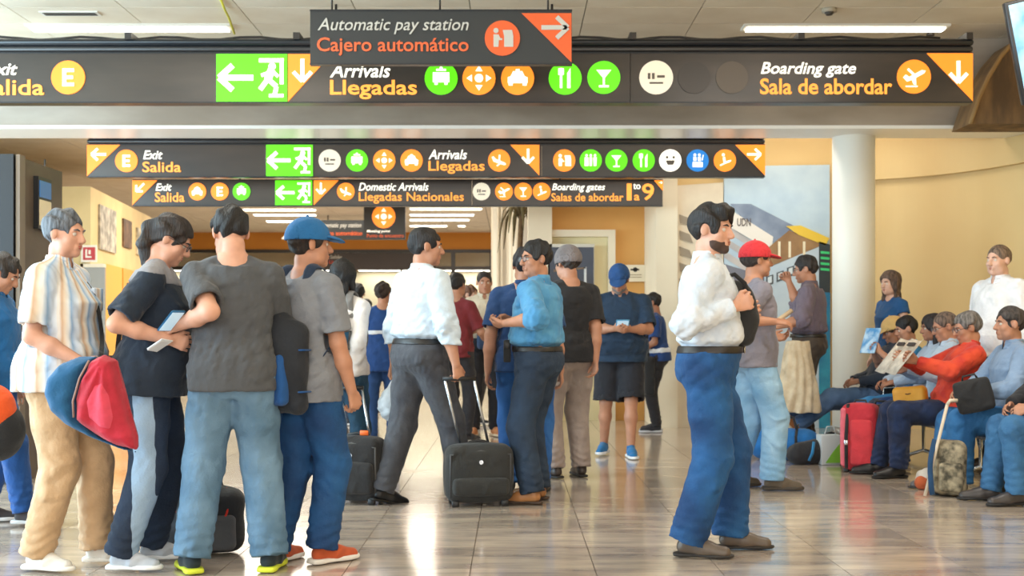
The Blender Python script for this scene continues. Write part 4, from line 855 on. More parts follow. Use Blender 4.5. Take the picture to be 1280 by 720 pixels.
# sign 1: the long one in front
S = Sign('wayfinding_sign', 'longest lit wayfinding sign, directly below the front rail, reading Arrivals Llegadas', -45, 69, 1212, 129, 11.2, panels=[(-45, 362), (362, 787), (787, 1212)])
S.text('Exit', -12, 26, 81, 96, WHT, .25); S.text('Salida', -20, 59, 101, 121, ORGT); S.disc(89, 99, 21, ORG, 'E', WHT)
S.exit(273, 361, 70, 129); S.tri([(362, 70), (416, 70), (362, 129)], ORG, (380, 90, 28, -90), WHT)
S.text('Arrivals', 414, 489, 82, 99, WHT, .25); S.text('Llegadas', 414, 522, 102, 126, ORGT, bold=.016)
S.disc(552, 100, 20.5, GRN, 'bus', WHT); S.disc(599, 100, 20.5, ORG, 'meet', WHT); S.disc(647, 100, 20.5, ORG, 'taxi', WHT); S.disc(706, 100, 20.5, GRN, 'food', WHT); S.disc(754, 99, 20.5, GRN, 'bar', WHT)
S.disc(819, 99, 21, OFFW, 'vip', GHOST); S.disc(866, 99, 20, mat('ghost_dark', (62, 55, 50), .35), None, None); S.disc(913, 99, 20, GHOST, None, None)
S.text('Boarding gate', 949, 1067, 80, 99, WHT, .25); S.text('Sala de abordar', 948, 1112, 100, 120, ORGT, bold=.016); S.disc(1139, 98, 21, ORG, 'up', WHT); S.tri([(1155, 69), (1212, 69), (1212, 128)], ORG, (1194, 92, 27, -90), WHT)
S = Sign('wayfinding_sign', 'lit wayfinding sign of the second row, wide, many icons, reading Exit Salida at left', 111, 182, 955, 221, 13.5, dep=.05, panels=[(111, 333), (333, 677), (677, 955)])
S.tri([(111, 182), (152, 182), (111, 221)], ORG, (126, 194, 18, 180), WHT); S.disc(160, 202, 14, ORG, 'E', WHT); S.text('Exit', 181, 205, 189, 200, WHT, .25); S.text('Salida', 180, 228, 203, 216, ORGT); S.exit(334, 392, 182, 221)
for px, mm, g in ((413, OFFW, 'vip'), (447, GRN, 'bus'), (481, ORG, 'meet'), (515, ORG, 'taxi'), (624, ORG, 'down'), (705, ORG, 'kiosk'), (738, GRN, 'wc'), (770, GRN, 'bar'), (804, GRN, 'food'), (837, WHT, 'face'), (871, BLU, 'fam'), (905, ORG, 'seat')): S.disc(px, 201.5, 13.8, mm, g, WHT if mm not in (OFFW, WHT) else GHOST)
S.text('Arrivals', 536, 584, 188, 200, WHT, .25); S.text('Llegadas', 536, 606, 202, 218, ORGT); S.tri([(638, 182), (674, 182), (674, 220)], ORG, (660, 196, 18, -90), WHT); S.tri([(918, 182), (955, 182), (955, 220)], ORG, (941, 194, 17, 0), WHT)
S = Sign('wayfinding_sign', 'lowest lit wayfinding sign of the third row, reading Domestic Arrivals and gates 1 to 9', 167, 226, 828, 257, 14.05, dep=.04, panels=[(167, 345), (345, 590), (590, 828)])
S.tri([(167, 226), (198, 226), (167, 257)], ORG, (177, 235, 14, 225), WHT); S.text('Exit', 196, 216, 230, 239, WHT, .25); S.text('Salida', 195, 232, 241, 253, ORGT); S.exit(345, 391, 226, 257); S.tri([(393, 226), (424, 226), (393, 257)], ORG, (402, 236, 14, -90), WHT)
for px, mm, g in ((248, ORG, 'taxi'), (276, ORG, 'E'), (303, GRN, 'bus'), (433, ORG, 'down'), (602, OFFW, 'vip'), (630, ORG, 'up'), (654, ORG, 'bar'), (677, ORG, 'seat')): S.disc(px, 240, 11, mm, g, WHT if mm is not OFFW else GHOST)
S.text('Domestic Arrivals', 449, 536, 229, 239, WHT, .25); S.text('Llegadas Nacionales', 449, 580, 241, 255, ORGT); S.text('Boarding gates', 690, 756, 230, 241, WHT, .25); S.text('Salas de abordar', 689, 779, 242, 252, ORGT)
S.text('1', 783, 789, 230, 251, ORGT); S.text('to', 791, 800, 230, 237, WHT); S.text('a', 792, 799, 244, 251, ORGT); S.text('9', 802, 817, 230, 251, ORGT); S.tri([(817, 226), (828, 226), (828, 239)], ORG, (825, 229, 4, 0), WHT)
for px in (300, 700): x, z = S.L(px, 226); m = MB(); m.cyl((x, 0, z), (x, 0, 3.95 - S.o.z), .01, 8); m.build('hanger', dk, S.root)
S0 = Sign('hanging_sign', 'unlit dark sign hung in front, reading Automatic pay station Cajero automático', 388, 15, 715, 80, 10.0, dep=.03, panel=PAN0)
S0.text('Automatic pay station', 398, 586, 24, 44, GRYT, .25, .005); S0.text('Cajero automático', 397, 586, 48, 71, ORDT, 0, .012); S0.disc(628, 49, 22, ORD_, 'kiosk', GRYT); S0.tri([(652, 18), (714, 18), (714, 79)], ORD_, (693, 36, 33, 0), GRYT)
for px in (415, 550, 685): x, z = S0.L(px, 14); m = MB(); m.cyl((x, 0, z), (x, 0, 4.2 - S0.o.z), .008, 8); m.build('hanger', dk, S0.root)
S4 = Sign('hanging_sign', 'small far hanging sign with orange meeting point icon, below the third sign row', 455, 257, 507, 299, 27.0, dep=.05, panel=PAN0)
S4.disc(480, 271, 14.5, ORG, 'meet', WHT); S4.text('Meeting point', 459, 488, 287.5, 291.5, WHT, .2); S4.text('Punto de encuentro', 459, 505, 292.5, 297, ORDT)
x, z = S4.L(481, 257); m = MB(); m.cyl((x, 0, z), (x, 0, 3.95 - S4.o.z), .015, 8); m.build('hanger', dk, S4.root)
S5 = Sign('hanging_sign', 'far dark sign with slanted left end above the blue cap, reading Automatic pay', 372, 276, 472, 299, 29.0, dep=.05, panel=PAN0)
S5.text('Automatic pay station', 398, 452, 279, 286, GRYT, .25); S5.text('Cajero automático', 398, 453, 289, 296, ORDT); S5.tri([(352, 299), (372, 277), (378, 299)], mat('white_paint', (240, 232, 214), .5), (366, 293, 3, 180), PAN0)
x, z = S5.L(410, 276); m = MB(); m.cyl((x, 0, z), (x, 0, 3.95 - S5.o.z), .015, 8); m.build('hanger', dk, S5.root)
S6 = Sign('shop_sign', 'wide dark sign board on the far glass front with red lettering', 384, 317, 545, 337, 33.86, dep=.08, panel=mat('board_brown', (60, 50, 45), .5)); S6.text('Salidas', 413, 428, 319, 323.5, GRYT, .2); S6.text('Llegadas', 412, 434, 325.5, 331, mat('print_red', (220, 66, 40), .5))
# rails above the signs
def rail(px0, px1, py0, py1, d, label, cable=True):
    a = W(px0, py1, d); b = W(px1, py0, d); t = empty('sign_rail', ((a.x + b.x) / 2, d, a.z), 0, label, 'rail', None); w_ = (b.x - a.x) / 2; h = b.z - a.z
    m = MB(); m.rbox((0, 0, h * .72), (2 * w_, .22, h * .52), .03, 2); m.build('upper_beam', mat('rail_dark', (30, 33, 38), .3), t); m = MB(); m.rbox((0, 0, h * .24), (2 * w_, .16, h * .44), .02, 2); m.build('lower_beam', mat('rail_mid', (56, 54, 54), .25), t)
    n = int(w_ * 2 / 1.4)
    for i in range(n + 1): x = -w_ + .05 + i * (2 * w_ - .1) / n; m = MB(); m.box((x - .03, -.12, h * .9), (x + .03, .12, h + .05)); m.build('bracket', dk, t)
    for x in ((W(420, 0, d).x - t.location.x, W(690, 0, d).x - t.location.x) if d < 12 else (-w_ * .6, w_ * .6)):
        m = MB(); m.cyl((x, 0, h), (x, 0, (4.2 if d < 12 else 3.95) - a.z), .012, 8); m.build('hanger', dk, t)
    return t
rail(-50, 1213, 51, 67, 11.2, 'long dark double rail above the front sign, running beyond the left edge'); rail(111, 955, 169, 180.5, 13.5, 'dark rail above the second sign row')
o = MB(); pts_ = [W(px, 46 + 4 * math.sin(px * .03) ** 2, 11.25) for px in range(-50, 1200, 25)]; o.tube(pts_, .012, 6); tag(o.build('cable', dk), 'black cable running along the top of the front rail', 'cable')
# warm service light strip between rail and sign
m = MB(); a = W(-50, 69, 11.25); b = W(1212, 66, 11.25); m.box((a.x, 11.2, a.z), (b.x, 11.28, b.z)); tag(m.build('light_strip', srgb_lit((190, 130, 60), .35)), 'thin warm strip between front rail and longest sign', 'light')

# ------------------------------------------------------------ television at top right
tv = empty('television', W(1292, 62, 8.6), 0, 'tilted flat screen with pale blue picture at the top right corner', 'television'); tv.rotation_euler = (R(8), R(-13), R(-6))
m = MB(); m.rbox((0, 0, 0), (.28 + .02, .06, .74), .01, 2); m.build('casing', mat('black_panel', (26, 27, 30), .35), tv); m = MB(); m.box((-.125, -.034, -.345), (.14, -.031, .345)); m.build('screen', mat('screen_image', (150, 190, 214), .3, col2=(90, 140, 176), scale=6, emit=.0), tv)
for mt in bpy.data.materials:
    if mt.name.startswith('screen_image'):
        b_ = mt.node_tree.nodes['Principled BSDF']; src = b_.inputs['Base Color'].links[0].from_socket; mt.node_tree.links.new(src, b_.inputs['Emission Color']); b_.inputs['Emission Strength'].default_value = .6
m = MB(); m.cyl((.05, .05, .3), (.05, .05, .75), .03, 12); m.build('mount', dk, tv)

# ------------------------------------------------------------ mural and posters
MD = 14.33
mu = empty('wall_mural', W(940, 533, MD), 0, 'large wall picture of a building with blue sky, behind the man in white', 'mural')
def mp(px, py): p = W(px, py, MD); return (p.x - mu.location.x, p.z - mu.location.z)
_ml = [0]
def poly(name, pts, c, c2=None, rough=.5, th=.004, up=1, parent=None):
    m = MB(); m.prism([mp(*p) for p in pts], -.005 - up * .004, .03 if up == 0 else -.002); return m.build(name, mat('print', c, rough, col2=c2, scale=4), mu if parent is None else parent)
skyp = poly('sky_panel', [(905, 208), (1037, 206), (1037, 540), (905, 540)], (186, 206, 218), (174, 196, 212), up=0)
cp = poly('left_panel', [(846, 232), (904, 228), (904, 540), (846, 540)], (222, 210, 186), (214, 200, 176), up=0)
for i in range(6): y = 268 + i * 20; poly('printed_slat', [(849, y), (862, y + 5), (866, y + 16), (850, y + 11)], (150, 138, 120), up=2, parent=cp)
for i in range(8): y = 262 + i * 17; poly('printed_slat', [(905, y), (952, y + 30), (952, y + 39), (905, y + 9)], (196, 190, 186), (176, 172, 172), up=1, parent=skyp)
poly('printed_block', [(905, 330), (955, 345), (955, 540), (905, 540)], (120, 122, 134), (100, 100, 112), up=2, parent=skyp)
poly('printed_roof', [(913, 255), (938, 255), (995, 284), (962, 306), (950, 300)], (138, 152, 172), (112, 126, 148), up=3, parent=skyp)
fa = poly('printed_fascia', [(912, 262), (966, 296), (964, 314), (912, 284)], (232, 226, 216), up=4, parent=skyp)
m = MB(); p0 = mp(921, 283); p1 = mp(938, 273); o = link('lettering', text_mesh('UDN', p0[0], p1[0], p0[1], p1[1], -.0225, .003), mat('print', (90, 80, 76), .5), skyp)
poly('printed_gable', [(986, 288), (1030, 306), (955, 336), (950, 318)], (158, 122, 82), (136, 102, 68), up=5, parent=skyp)
poly('printed_eave', [(982, 283), (1000, 282), (1036, 298), (1031, 307), (998, 294)], (226, 190, 66), up=6, parent=skyp)
for x in (972, 985, 1003): poly('printed_post', [(x, 302), (x + 3, 302), (x + 3, 322), (x, 322)], (232, 220, 190), up=6, parent=skyp)
poly('printed_wall', [(955, 337), (1023, 308), (1023, 540), (955, 540)], (192, 206, 214), (182, 198, 210), up=5, parent=skyp)
for i, (x, y) in enumerate(((957, 346), (970, 341), (983, 335))):
    fq = poly('printed_screen', [(x, y), (x + 9, y - 3), (x + 9, y + 9), (x, y + 12)], (80, 86, 92), up=6, parent=skyp); poly('printed_screen', [(x + 2, y + 1), (x + 7, y - 1), (x + 7, y + 7), (x + 2, y + 9)], (206, 216, 220), up=7, parent=skyp)
poly('printed_board', [(1023, 302), (1037, 306), (1037, 430), (1023, 430)], (46, 56, 62), up=6, parent=skyp)
for i in range(4): y = 314 + i * 7; poly('printed_line', [(1025, y), (1036, y + 1), (1036, y + 4), (1025, y + 3)], (60, 200, 120), up=7, parent=skyp)
poly('printed_shop', [(1023, 365), (1037, 366), (1037, 540), (1023, 540)], (50, 150, 180), (30, 110, 150), up=7, parent=skyp)
# poster in the cream frame, plaque
ps = empty('poster', W(714, 368, 15.3), 0, 'dark blue framed poster behind the man in black shirt', 'poster'); k = 15.3 / F_PX
m = MB(); m.box((-29 * k, 0, 0), (29 * k, .04, 63 * k)); m.build('frame', mat('poster_frame', (200, 196, 184), .4), ps); m = MB(); m.box((-27 * k, -.006, 2 * k), (28 * k, 0, 59 * k)); pf = m.build('picture', mat('poster_print', (34, 52, 76), .35, col2=(26, 36, 52), scale=2), ps)
m = MB(); m.disc(-6 * k, 44 * k, 9 * k, -.010, -.006, 24); m.build('printed_moon', mat('print', (170, 150, 110), .5, col2=(120, 108, 90), scale=6), pf)
m = MB(); m.box((16 * k, -.01, 8 * k), (19 * k, -.006, 34 * k)); m.build('printed_tower', mat('print', (200, 204, 206), .5), pf); m = MB(); m.prism([(-22 * k, 28 * k), (18 * k, 32 * k), (18 * k, 34 * k), (-22 * k, 31 * k)], -.01, -.006); m.build('printed_line', mat('print', (110, 90, 70), .5), pf)
pl = empty('wall_plaque', W(792, 352, 15.42), 0, 'pale rectangular plaque on the orange wall right of the blue cap', 'plaque'); k = 15.42 / F_PX
m = MB(); m.box((-15 * k, 0, 0), (15 * k, .05, 21 * k)); m.build('plate', mat('plate_cream', (232, 218, 190), .4), pl); m = MB(); m.disc(2 * k, 15 * k, 3 * k, -.004, 0, 12); m.box((-4 * k, -.004, 14 * k), (7 * k, 0, 16 * k)); m.build('emblem', dk, pl)
for i in range(2): m = MB(); m.box((-10 * k, -.004, (5 + 3 * i) * k), (10 * k, 0, (6 + 3 * i) * k)); m.build('printed_line', mat('print', (160, 140, 110), .5), pl)
# indoor palm by the white partition
pm = empty('potted_palm', W(651, 520, 16.3), 0, 'tall thin palm with drooping brown fronds before the white partition', 'plant'); pm.location.z = 0
bark = mat('bark', (112, 90, 62), .9, col2=(86, 68, 46), scale=20, bump=.5); frond = mat('dry_frond', (122, 110, 74), .8, col2=(92, 84, 54), scale=12)
m = MB(); m.tube([(0, 0, .3), (.02, 0, 1.2), (-.02, 0, 2.1), (.01, 0, 2.75)], [.05, .045, .04, .035], 8); m.build('trunk', bark, pm); m = MB(); m.cyl((0, 0, 0), (0, 0, .42), .17, 20, r2=.22); m.build('pot', mat('pot', (170, 150, 120), .6), pm)
rg = random.Random(3)
for i in range(11):
    a = i * 2.4; l = .26 + rg.random() * .16; dz = rg.random() * .25
    pts_ = [(0, 0, 2.72 - dz * .4), (math.cos(a) * l * .45, math.sin(a) * l * .45, 2.90 - dz * .3), (math.cos(a) * l * .8, math.sin(a) * l * .8, 2.84 - dz), (math.cos(a) * l, math.sin(a) * l, 2.52 - dz * 1.6)]
    m = MB(); m.tube(pts_, [.012, .035, .03, .006], 6, flat=.25); m.build('frond', frond, pm)
# ------------------------------------------------------------ bags, cases, small things
def softbag(name, prims, lo, hi, mat_, parent, h=.008, amp=.003, seed=1, cutz=None, fr=16):
    A = SDF(lo, hi, h)
    for pr, k, md in prims: A.op(pr, k, md)
    wv = waves(seed, fr); A.disp(lambda x, y, z: wv(x, y, z) * amp)
    if cutz is not None: A.cut((0, 0, -1), (0, 0, cutz))
    return link(name, A.mesh(name), mat_, parent)
BLK = fabric((34, 34, 36), bump=.3); DKM = mat('dark_plastic', (28, 28, 30), .45); ALU = mat('aluminium', (205, 208, 212), .25, .9); RUB = mat('rubber_black', (22, 22, 24), .7)
def suitcase(px, d, w, h, dep, yaw, top_to, label, col=(36, 36, 38), accent=None, pocket=.5, tilt=0, grip_l=None, strap=None):
    """upright wheeled case; top_to = world point of the pull handle grip"""
    X = (px - 640) / F_PX * d; t = empty('suitcase', (X, d, 0), R(yaw), label, 'suitcase')
    cm = fabric(col, bump=.4)
    m = MB(); m.rbox((0, 0, h / 2 + .035), (w, dep, h), .045, 4, bulge=.02); m.build('shell', cm, t)
    m = MB(); m.rbox((0, -dep / 2 - .012, .05 + h * pocket / 2 + .03), (w * .84, .05, h * pocket), .02, 3, bulge=.008); pk = m.build('front_pocket', cm, t)
    m = MB(); z = .05 + h * pocket + .02; m.tube([(-w * .38, -dep / 2 - .035, z - .03), (0, -dep / 2 - .038, z - .025), (w * .38, -dep / 2 - .035, z - .03)], .004, 6); m.build('zip', DKM, pk)
    m = MB(); m.tube([(-w * .46, -dep / 2 + .01, h * .2), (-w * .46, -dep / 2 + .005, h * .95), (0, -dep / 2 + .003, h * 1.02), (w * .46, -dep / 2 + .005, h * .95), (w * .46, -dep / 2 + .01, h * .2)], .007, 6); m.build('piping', mat('piping', accent or (70, 70, 72), .5), t)
    m = MB(); m.tube([(-.07, 0, h + .03), (-.06, 0, h + .055), (0, 0, h + .065), (.06, 0, h + .055), (.07, 0, h + .03)], .011, 8, flat=.6); m.build('top_handle', DKM, t)
    m = MB(); m.disc(0, h * .82, .014, -dep / 2 - .022, -dep / 2 - .012, 16); m.build('badge', ALU, t)
    for sx in (-1, 1):
        q = MB(); q.cyl((sx * w * .40 - .012, dep * .38, .034), (sx * w * .40 + .012, dep * .38, .034), .034, 16); wh = q.build('wheel', RUB, t)
        q = MB(); q.rbox((sx * w * .38, -dep * .40, .022), (.05, .03, .044), .006, 1); q.build('foot', DKM, t)
    g = Matrix.Rotation(-R(yaw), 4, 'Z') @ (Vector(top_to) - Vector((X, d, 0)))
    gh = MB(); 
    for sx in (-1, 1): hw = w * .22; r_ = MB(); r_.tube([(sx * hw, dep / 2 - .03, h * .9), (g.x + sx * hw, g.y, g.z)], .0095, 8); r_.build('telescopic_rod', ALU, t)
    gh.tube([(g.x - w * .25, g.y, g.z), (g.x + w * .25, g.y, g.z)], .015, 10); gh.build('grip', DKM, t)
    return t
def strap_tube(name, pts, w, m, parent=None, th=.18, n=8):
    # smooth the path then sweep a flat ribbon
    P_ = [Vector(p) for p in pts]
    for _ in range(2):
        q = [P_[0]]
        for a, b in zip(P_[:-1], P_[1:]): q += [a * .75 + b * .25, a * .25 + b * .75]
        q.append(P_[-1]); P_ = q
    b = MB(off=(-parent.location if parent else (0, 0, 0))); b.tube(P_, w, n, flat=th); return b.build(name, m, parent)
def around(info, t, ang, off=.03):
    """point on the torso surface of a person: t up the spine (m), ang around (0 front, 90 person's left)"""
    T = info['T']; s = info['s']; a = np.interp(t * s, T[:, 0], T[:, 1]) + off; b = np.interp(t * s, T[:, 0], T[:, 2]) + off; c = np.interp(t * s, T[:, 0], T[:, 3])
    yw = info['root'].rotation_euler[2]; U = info['U']; Uw = Vector((math.cos(yw) * U[0] - math.sin(yw) * U[1], math.sin(yw) * U[0] + math.cos(yw) * U[1], U[2]))
    return info['P'] + Uw * t * s + info['rt'] * (math.sin(R(ang)) * a) + info['fw'] * (math.cos(R(ang)) * b + c)
def backpack(info, label, col, col2, h=.46, w=.32, dep=.17, straps=True, tz=.25, off=0.0, strapcol=None):
    c0 = around(info, tz, 180, .02); fw = info['fw']; rt = info['rt']; c = c0 - fw * (dep / 2 + off); t = empty('backpack', c - Vector((0, 0, h / 2)), 0, label, 'backpack')
    M = np.stack([V(rt), V(fw), V(0, 0, 1.)]); o = V(0, 0, h / 2); fwv = V(fw)
    softbag('main_compartment', [(bx(o - V(0, 0, h * .06), (w / 2, dep / 2 - .03, h * .44), M, .05), .03, 'u'), (ell(o + V(0, 0, h * .06) - fwv * .03, (w * .47, dep * .62, h * .46), M), .05, 'u')], o - .34, o + .34, fabric(col), t, amp=.008, seed=int(h * 100))
    softbag('front_pocket', [(bx(o - fwv * (dep * .5) - V(0, 0, h * .16), (w * .38, .035, h * .25), M, .03), .02, 'u')], o - .34, o + .34, fabric(col2), t, amp=.003, seed=4)
    m = MB(); zc = [Vector(V(0, 0, h / 2) - fwv * (dep * .5 + .036) + V(0, 0, h * z_) + V(rt) * w * x_) for x_, z_ in ((-.3, -.02), (-.2, .05), (0, .07), (.2, .05), (.3, -.02))]; m.tube(zc, .005, 6); m.build('zip', DKM, t)
    for zz_ in (.22, .62):
        m = MB(); m.tube([Vector(V(rt) * q_ * w * .52 - fwv * f_ + V(0, 0, h * zz_)) for q_, f_ in ((-1, -.03), (-1.0, .04))], .012, 6, flat=.4); m.build('side_strap', fabric(col2), t)
    m = MB(); tp = [Vector(fw) * dep * .3 + Vector((0, 0, h)) + Vector(rt) * a_ + Vector((0, 0, b_)) for a_, b_ in ((-.04, -.01), (-.03, .03), (.03, .03), (.04, -.01))]; m.tube(tp, .009, 6); m.build('grab_loop', fabric(col), t)
    if straps:
        for q in (-1, 1):
            n = info['N']; s_ = info['s']; shp = info['SH'][q] * .55 + n * .45
            strap_tube('shoulder_strap', [c + fw * dep * .5 + rt * q * .09 + Vector((0, 0, h * .42)), shp - fw * .07 + Vector((0, 0, .055)), shp + Vector((0, 0, .088)), shp + fw * .09 + Vector((0, 0, .03)), around(info, .33, q * 38, .045), around(info, .20, q * 62, .045), around(info, .10, q * 115, .04), c + fw * dep * .4 + rt * q * w * .42 - Vector((0, 0, h * .36))], .026, fabric(strapcol or col2), t)
    return t

def side_denim(dark, pale):
    m = mat('denim_side', dark, .85, col2=tuple(int(v * .8) for v in dark), scale=5, bump=.35, bscale=90, crease=.55); nt = m.node_tree; b = nt.nodes['Principled BSDF']; L = nt.links.new
    base = b.inputs['Base Color'].links[0].from_socket; tc = nt.nodes.new('ShaderNodeTexCoord'); s = nt.nodes.new('ShaderNodeSeparateXYZ'); L(tc.outputs['Object'], s.inputs[0])
    n = nt.nodes.new('ShaderNodeTexNoise'); n.inputs['Scale'].default_value = 6; L(tc.outputs['Object'], n.inputs[0])
    def mth(op, a, bb=None):
        q = nt.nodes.new('ShaderNodeMath'); q.operation = op
        for i, v in enumerate((a, bb)):
            if v is None: continue
            if isinstance(v, (int, float)): q.inputs[i].default_value = v
            else: L(v, q.inputs[i])
        return q.outputs[0]
    y = mth('ADD', s.outputs[1], mth('MULTIPLY', mth('SUBTRACT', n.outputs[0], .5), .05))
    band = mth('LESS_THAN', mth('ABSOLUTE', mth('SUBTRACT', y, .0)), .05); sd = mth('LESS_THAN', s.outputs[0], -.06); top = mth('LESS_THAN', s.outputs[2], .86)
    k = mth('MULTIPLY', mth('MULTIPLY', band, sd), top); mx = nt.nodes.new('ShaderNodeMix'); mx.data_type = 'RGBA'; L(k, mx.inputs[0]); L(base, mx.inputs[6]); mx.inputs[7].default_value = lin(pale); L(mx.outputs[2], b.inputs['Base Color']); return m
# ------------------------------------------------------------ the standing group on the left
JB = dict(kind='jeans', hem=-.1)
lady = person('grey haired woman in striped short sleeved shirt and khaki trousers, far left', 74, 5.85, 1.74, 84, sex='f', w=1.14, belly=.055, res=.0068, head=(-8, 6, 0), sk=0,
    top=dict(kind='short', hem=-.085, off=.030, sl=.80, amp=.009, mat=striped('striped_cotton', [(0, (222, 228, 236)), (.22, (196, 212, 232)), (.36, (150, 184, 220)), (.5, (226, 228, 228)), (.66, (222, 206, 186)), (.78, (204, 170, 140)), (.9, (228, 226, 222))], 13), pocket=1),
    bot=dict(kind='trousers', col=(206, 172, 134), col2=(190, 156, 118), loose=.014, amp=.009, cuff=.058), shoe=('sneaker', (232, 228, 220), (238, 236, 230)), hair=('short', (106, 110, 118)),
    arms={-1: (('px', 100, 452, 5.62), (-.3, -1, -.2)), 1: (('px', 112, 446, 5.98), (.3, -1, -.2))}, legs={-1: ((-.11, -.06, .09), (0, 1, 0)), 1: ((.11, .14, .09), (0, 1, 0))}, curl=(.7, .7), feet={-1: (-8, 0), 1: (8, 0)})
navy = person('woman with ponytail and glasses in navy t-shirt looking down at a phone', 188, 5.88, 1.73, 97, sex='f', w=1.16, belly=.05, res=.0068, lean=4, head=(0, 28, 0), sk=0,
    top=dict(kind='tee', col=(26, 40, 58), hem=-.10, off=.026, sl=.85, yoke=(150, 150, 156)), bot=dict(kind='jeans', mat=side_denim((34, 50, 74), (150, 174, 198)), loose=.012, cuff=.058), shoe=('sneaker', (190, 196, 205), (235, 235, 235)),
    hair=('pony', (50, 38, 32)), glasses=(40, 34, 34), arms={-1: (('px', 212, 424, 5.66), (-.6, -.6, -1)), 1: (('px', 218, 414, 5.94), (.6, -.6, -1))}, curl=(.55, .5), hand_pole={-1: ((.3, .2, 1), (0, .5, 1)), 1: ((-.3, .2, 1), (0, .5, 1))},
    legs={-1: ((-.12, -.12, .09), (0, 1, 0)), 1: ((.12, -.02, .09), (0, 1, 0))})
grey = person('man seen from behind in dark grey t-shirt and light blue jeans', 291, 5.72, 1.75, 190, w=1.02, belly=.01, res=.0066, head=(16, 24, 0), sk=0,
    top=dict(kind='tee', col=(78, 80, 84), hem=-.085, off=.026, sl=.78, amp=.008), bot=dict(kind='jeans', col=(84, 116, 142), fade=(112, 144, 170), loose=.020, cuff=.062, amp=.009), shoe=('sneaker', (38, 50, 56), (214, 226, 60)),
    hair=('short', (26, 22, 22)), arms={1: (('px', 220, 408, 5.64), (.1, -.5, -1)), -1: (('px', 330, 432, 6.1), (-.8, -.6, -1))}, curl=(.4, .45), legs={-1: ((-.17, .0, .09), (0, 1, 0)), 1: ((.19, .02, .09), (0, 1, 0))}, feet={-1: (-14, 0), 1: (18, 0)},
    hand_pole={1: ((-.6, .1, .6), (.2, 1, .4))})
capguy = person('young man in blue cap and grey t-shirt with backpack and blue jeans', 382, 5.98, 1.69, 142, w=.98, res=.0068, head=(-30, 0, 0), sk=1,
    top=dict(kind='tee', col=(128, 132, 140), hem=-.12, off=.032, sl=.80, amp=.008), bot=dict(kind='jeans', col=(18, 58, 104), fade=(28, 82, 134), loose=.014, cuff=.060, amp=.009), shoe=('sneaker', (196, 88, 46), (232, 228, 222)),
    hair=('short', (44, 32, 26)), hat=('cap', 'brim', (24, 100, 158)), arms={-1: ((-.25, .10, .84), (-.3, -1, 0)), 1: ((.26, .02, .82), (.3, -1, 0))}, legs={-1: ((-.10, .02, .09), (0, 1, 0)), 1: ((.10, -.12, .09), (0, 1, 0))}, curl=(.75, .5))
backpack(capguy, 'blue and black backpack worn by the young man in the blue cap', (30, 34, 42), (20, 78, 140), h=.50, w=.34, dep=.16, tz=.08, off=-.045, strapcol=(30, 48, 74))
hairw = person('woman with long black hair in white long sleeved top pulling a case', 427, 8.25, 1.63, 168, sex='f', w=1.02, res=.009, head=(0, 4, 0), sk=1, top=dict(kind='long', col=(228, 222, 218), hem=-.04, off=.018), bot=dict(kind='jeans', col=(26, 56, 78), fade=(40, 76, 98), loose=-.004, cuff=.045),
    shoe=('dress', (120, 76, 50), (60, 40, 30)), hair=('long', (22, 20, 22)), arms={-1: (('px', 441, 470, 8.15), (-.5, -1, 0)), 1: ((.25, .05, .84), (.3, -1, 0))}, curl=(.9, .5))
suitc = person('man in white shirt and dark grey trousers walking, pulling a wide black case', 524, 8.0, 1.83, 128, w=1.10, belly=.03, res=.008, head=(-25, 2, 0), lean=2, sk=1,
    top=dict(kind='long', col=(206, 220, 232), hem=.065, off=.034, amp=.010), bot=dict(kind='trousers', col=(72, 74, 80), col2=(58, 60, 68), loose=.014, cuff=.060, amp=.008), shoe=('dress', (24, 24, 26), (18, 18, 18)), belt=(26, 24, 24),
    hair=('short', (34, 28, 28)), arms={-1: (('px', 572, 465, 7.75), (-.6, -.6, 0)), 1: (('px', 490, 470, 8.25), (.6, -1, 0))}, legs={-1: ((-.11, .26, .10), (0, 1, 0)), 1: ((.12, -.20, .10), (0, 1, 0))}, curl=(.9, .8), feet={1: (0, 14)})
blue2 = person('man in dark blue shirt standing with back turned beside the blue shirted man', 656, 8.5, 1.73, 175, w=1.08, res=.009, head=(10, 0, 0), sk=1, top=dict(kind='polo', col=(22, 62, 112), hem=-.08, off=.024, sl=.8), bot=dict(kind='jeans', col=(34, 84, 150), fade=(48, 104, 172), loose=.012),
    shoe=('dress', (40, 36, 34), (30, 30, 30)), hair=('short', (40, 38, 44)), arms={1: (('px', 608, 474, 8.45), (.8, -1, 0)), -1: ((-.26, .05, .84), (-.3, -1, 0))})
blue = person('man with glasses in bright blue shirt, dark jeans and tan shoes, looking left', 674, 8.08, 1.75, 246, w=1.06, belly=.03, res=.008, head=(52, 3, 0), sk=1,
    top=dict(kind='rolled', col=(84, 150, 192), col2=(66, 132, 178), hem=.05, off=.034, amp=.010), bot=dict(kind='jeans', col=(30, 44, 62), fade=(42, 60, 82), loose=.016, cuff=.060), shoe=('dress', (176, 122, 76), (70, 52, 40)), belt=(30, 26, 24), hair=('short', (24, 22, 24)), glasses=(60, 60, 64),
    arms={1: (('px', 632, 404, 7.85), (.8, -.6, -.8)), -1: (('px', 640, 400, 8.25), (-.8, -.5, -.8))}, curl=(.6, .6), legs={-1: ((-.11, .05, .09), (0, 1, 0)), 1: ((.12, .0, .09), (0, 1, 0))})
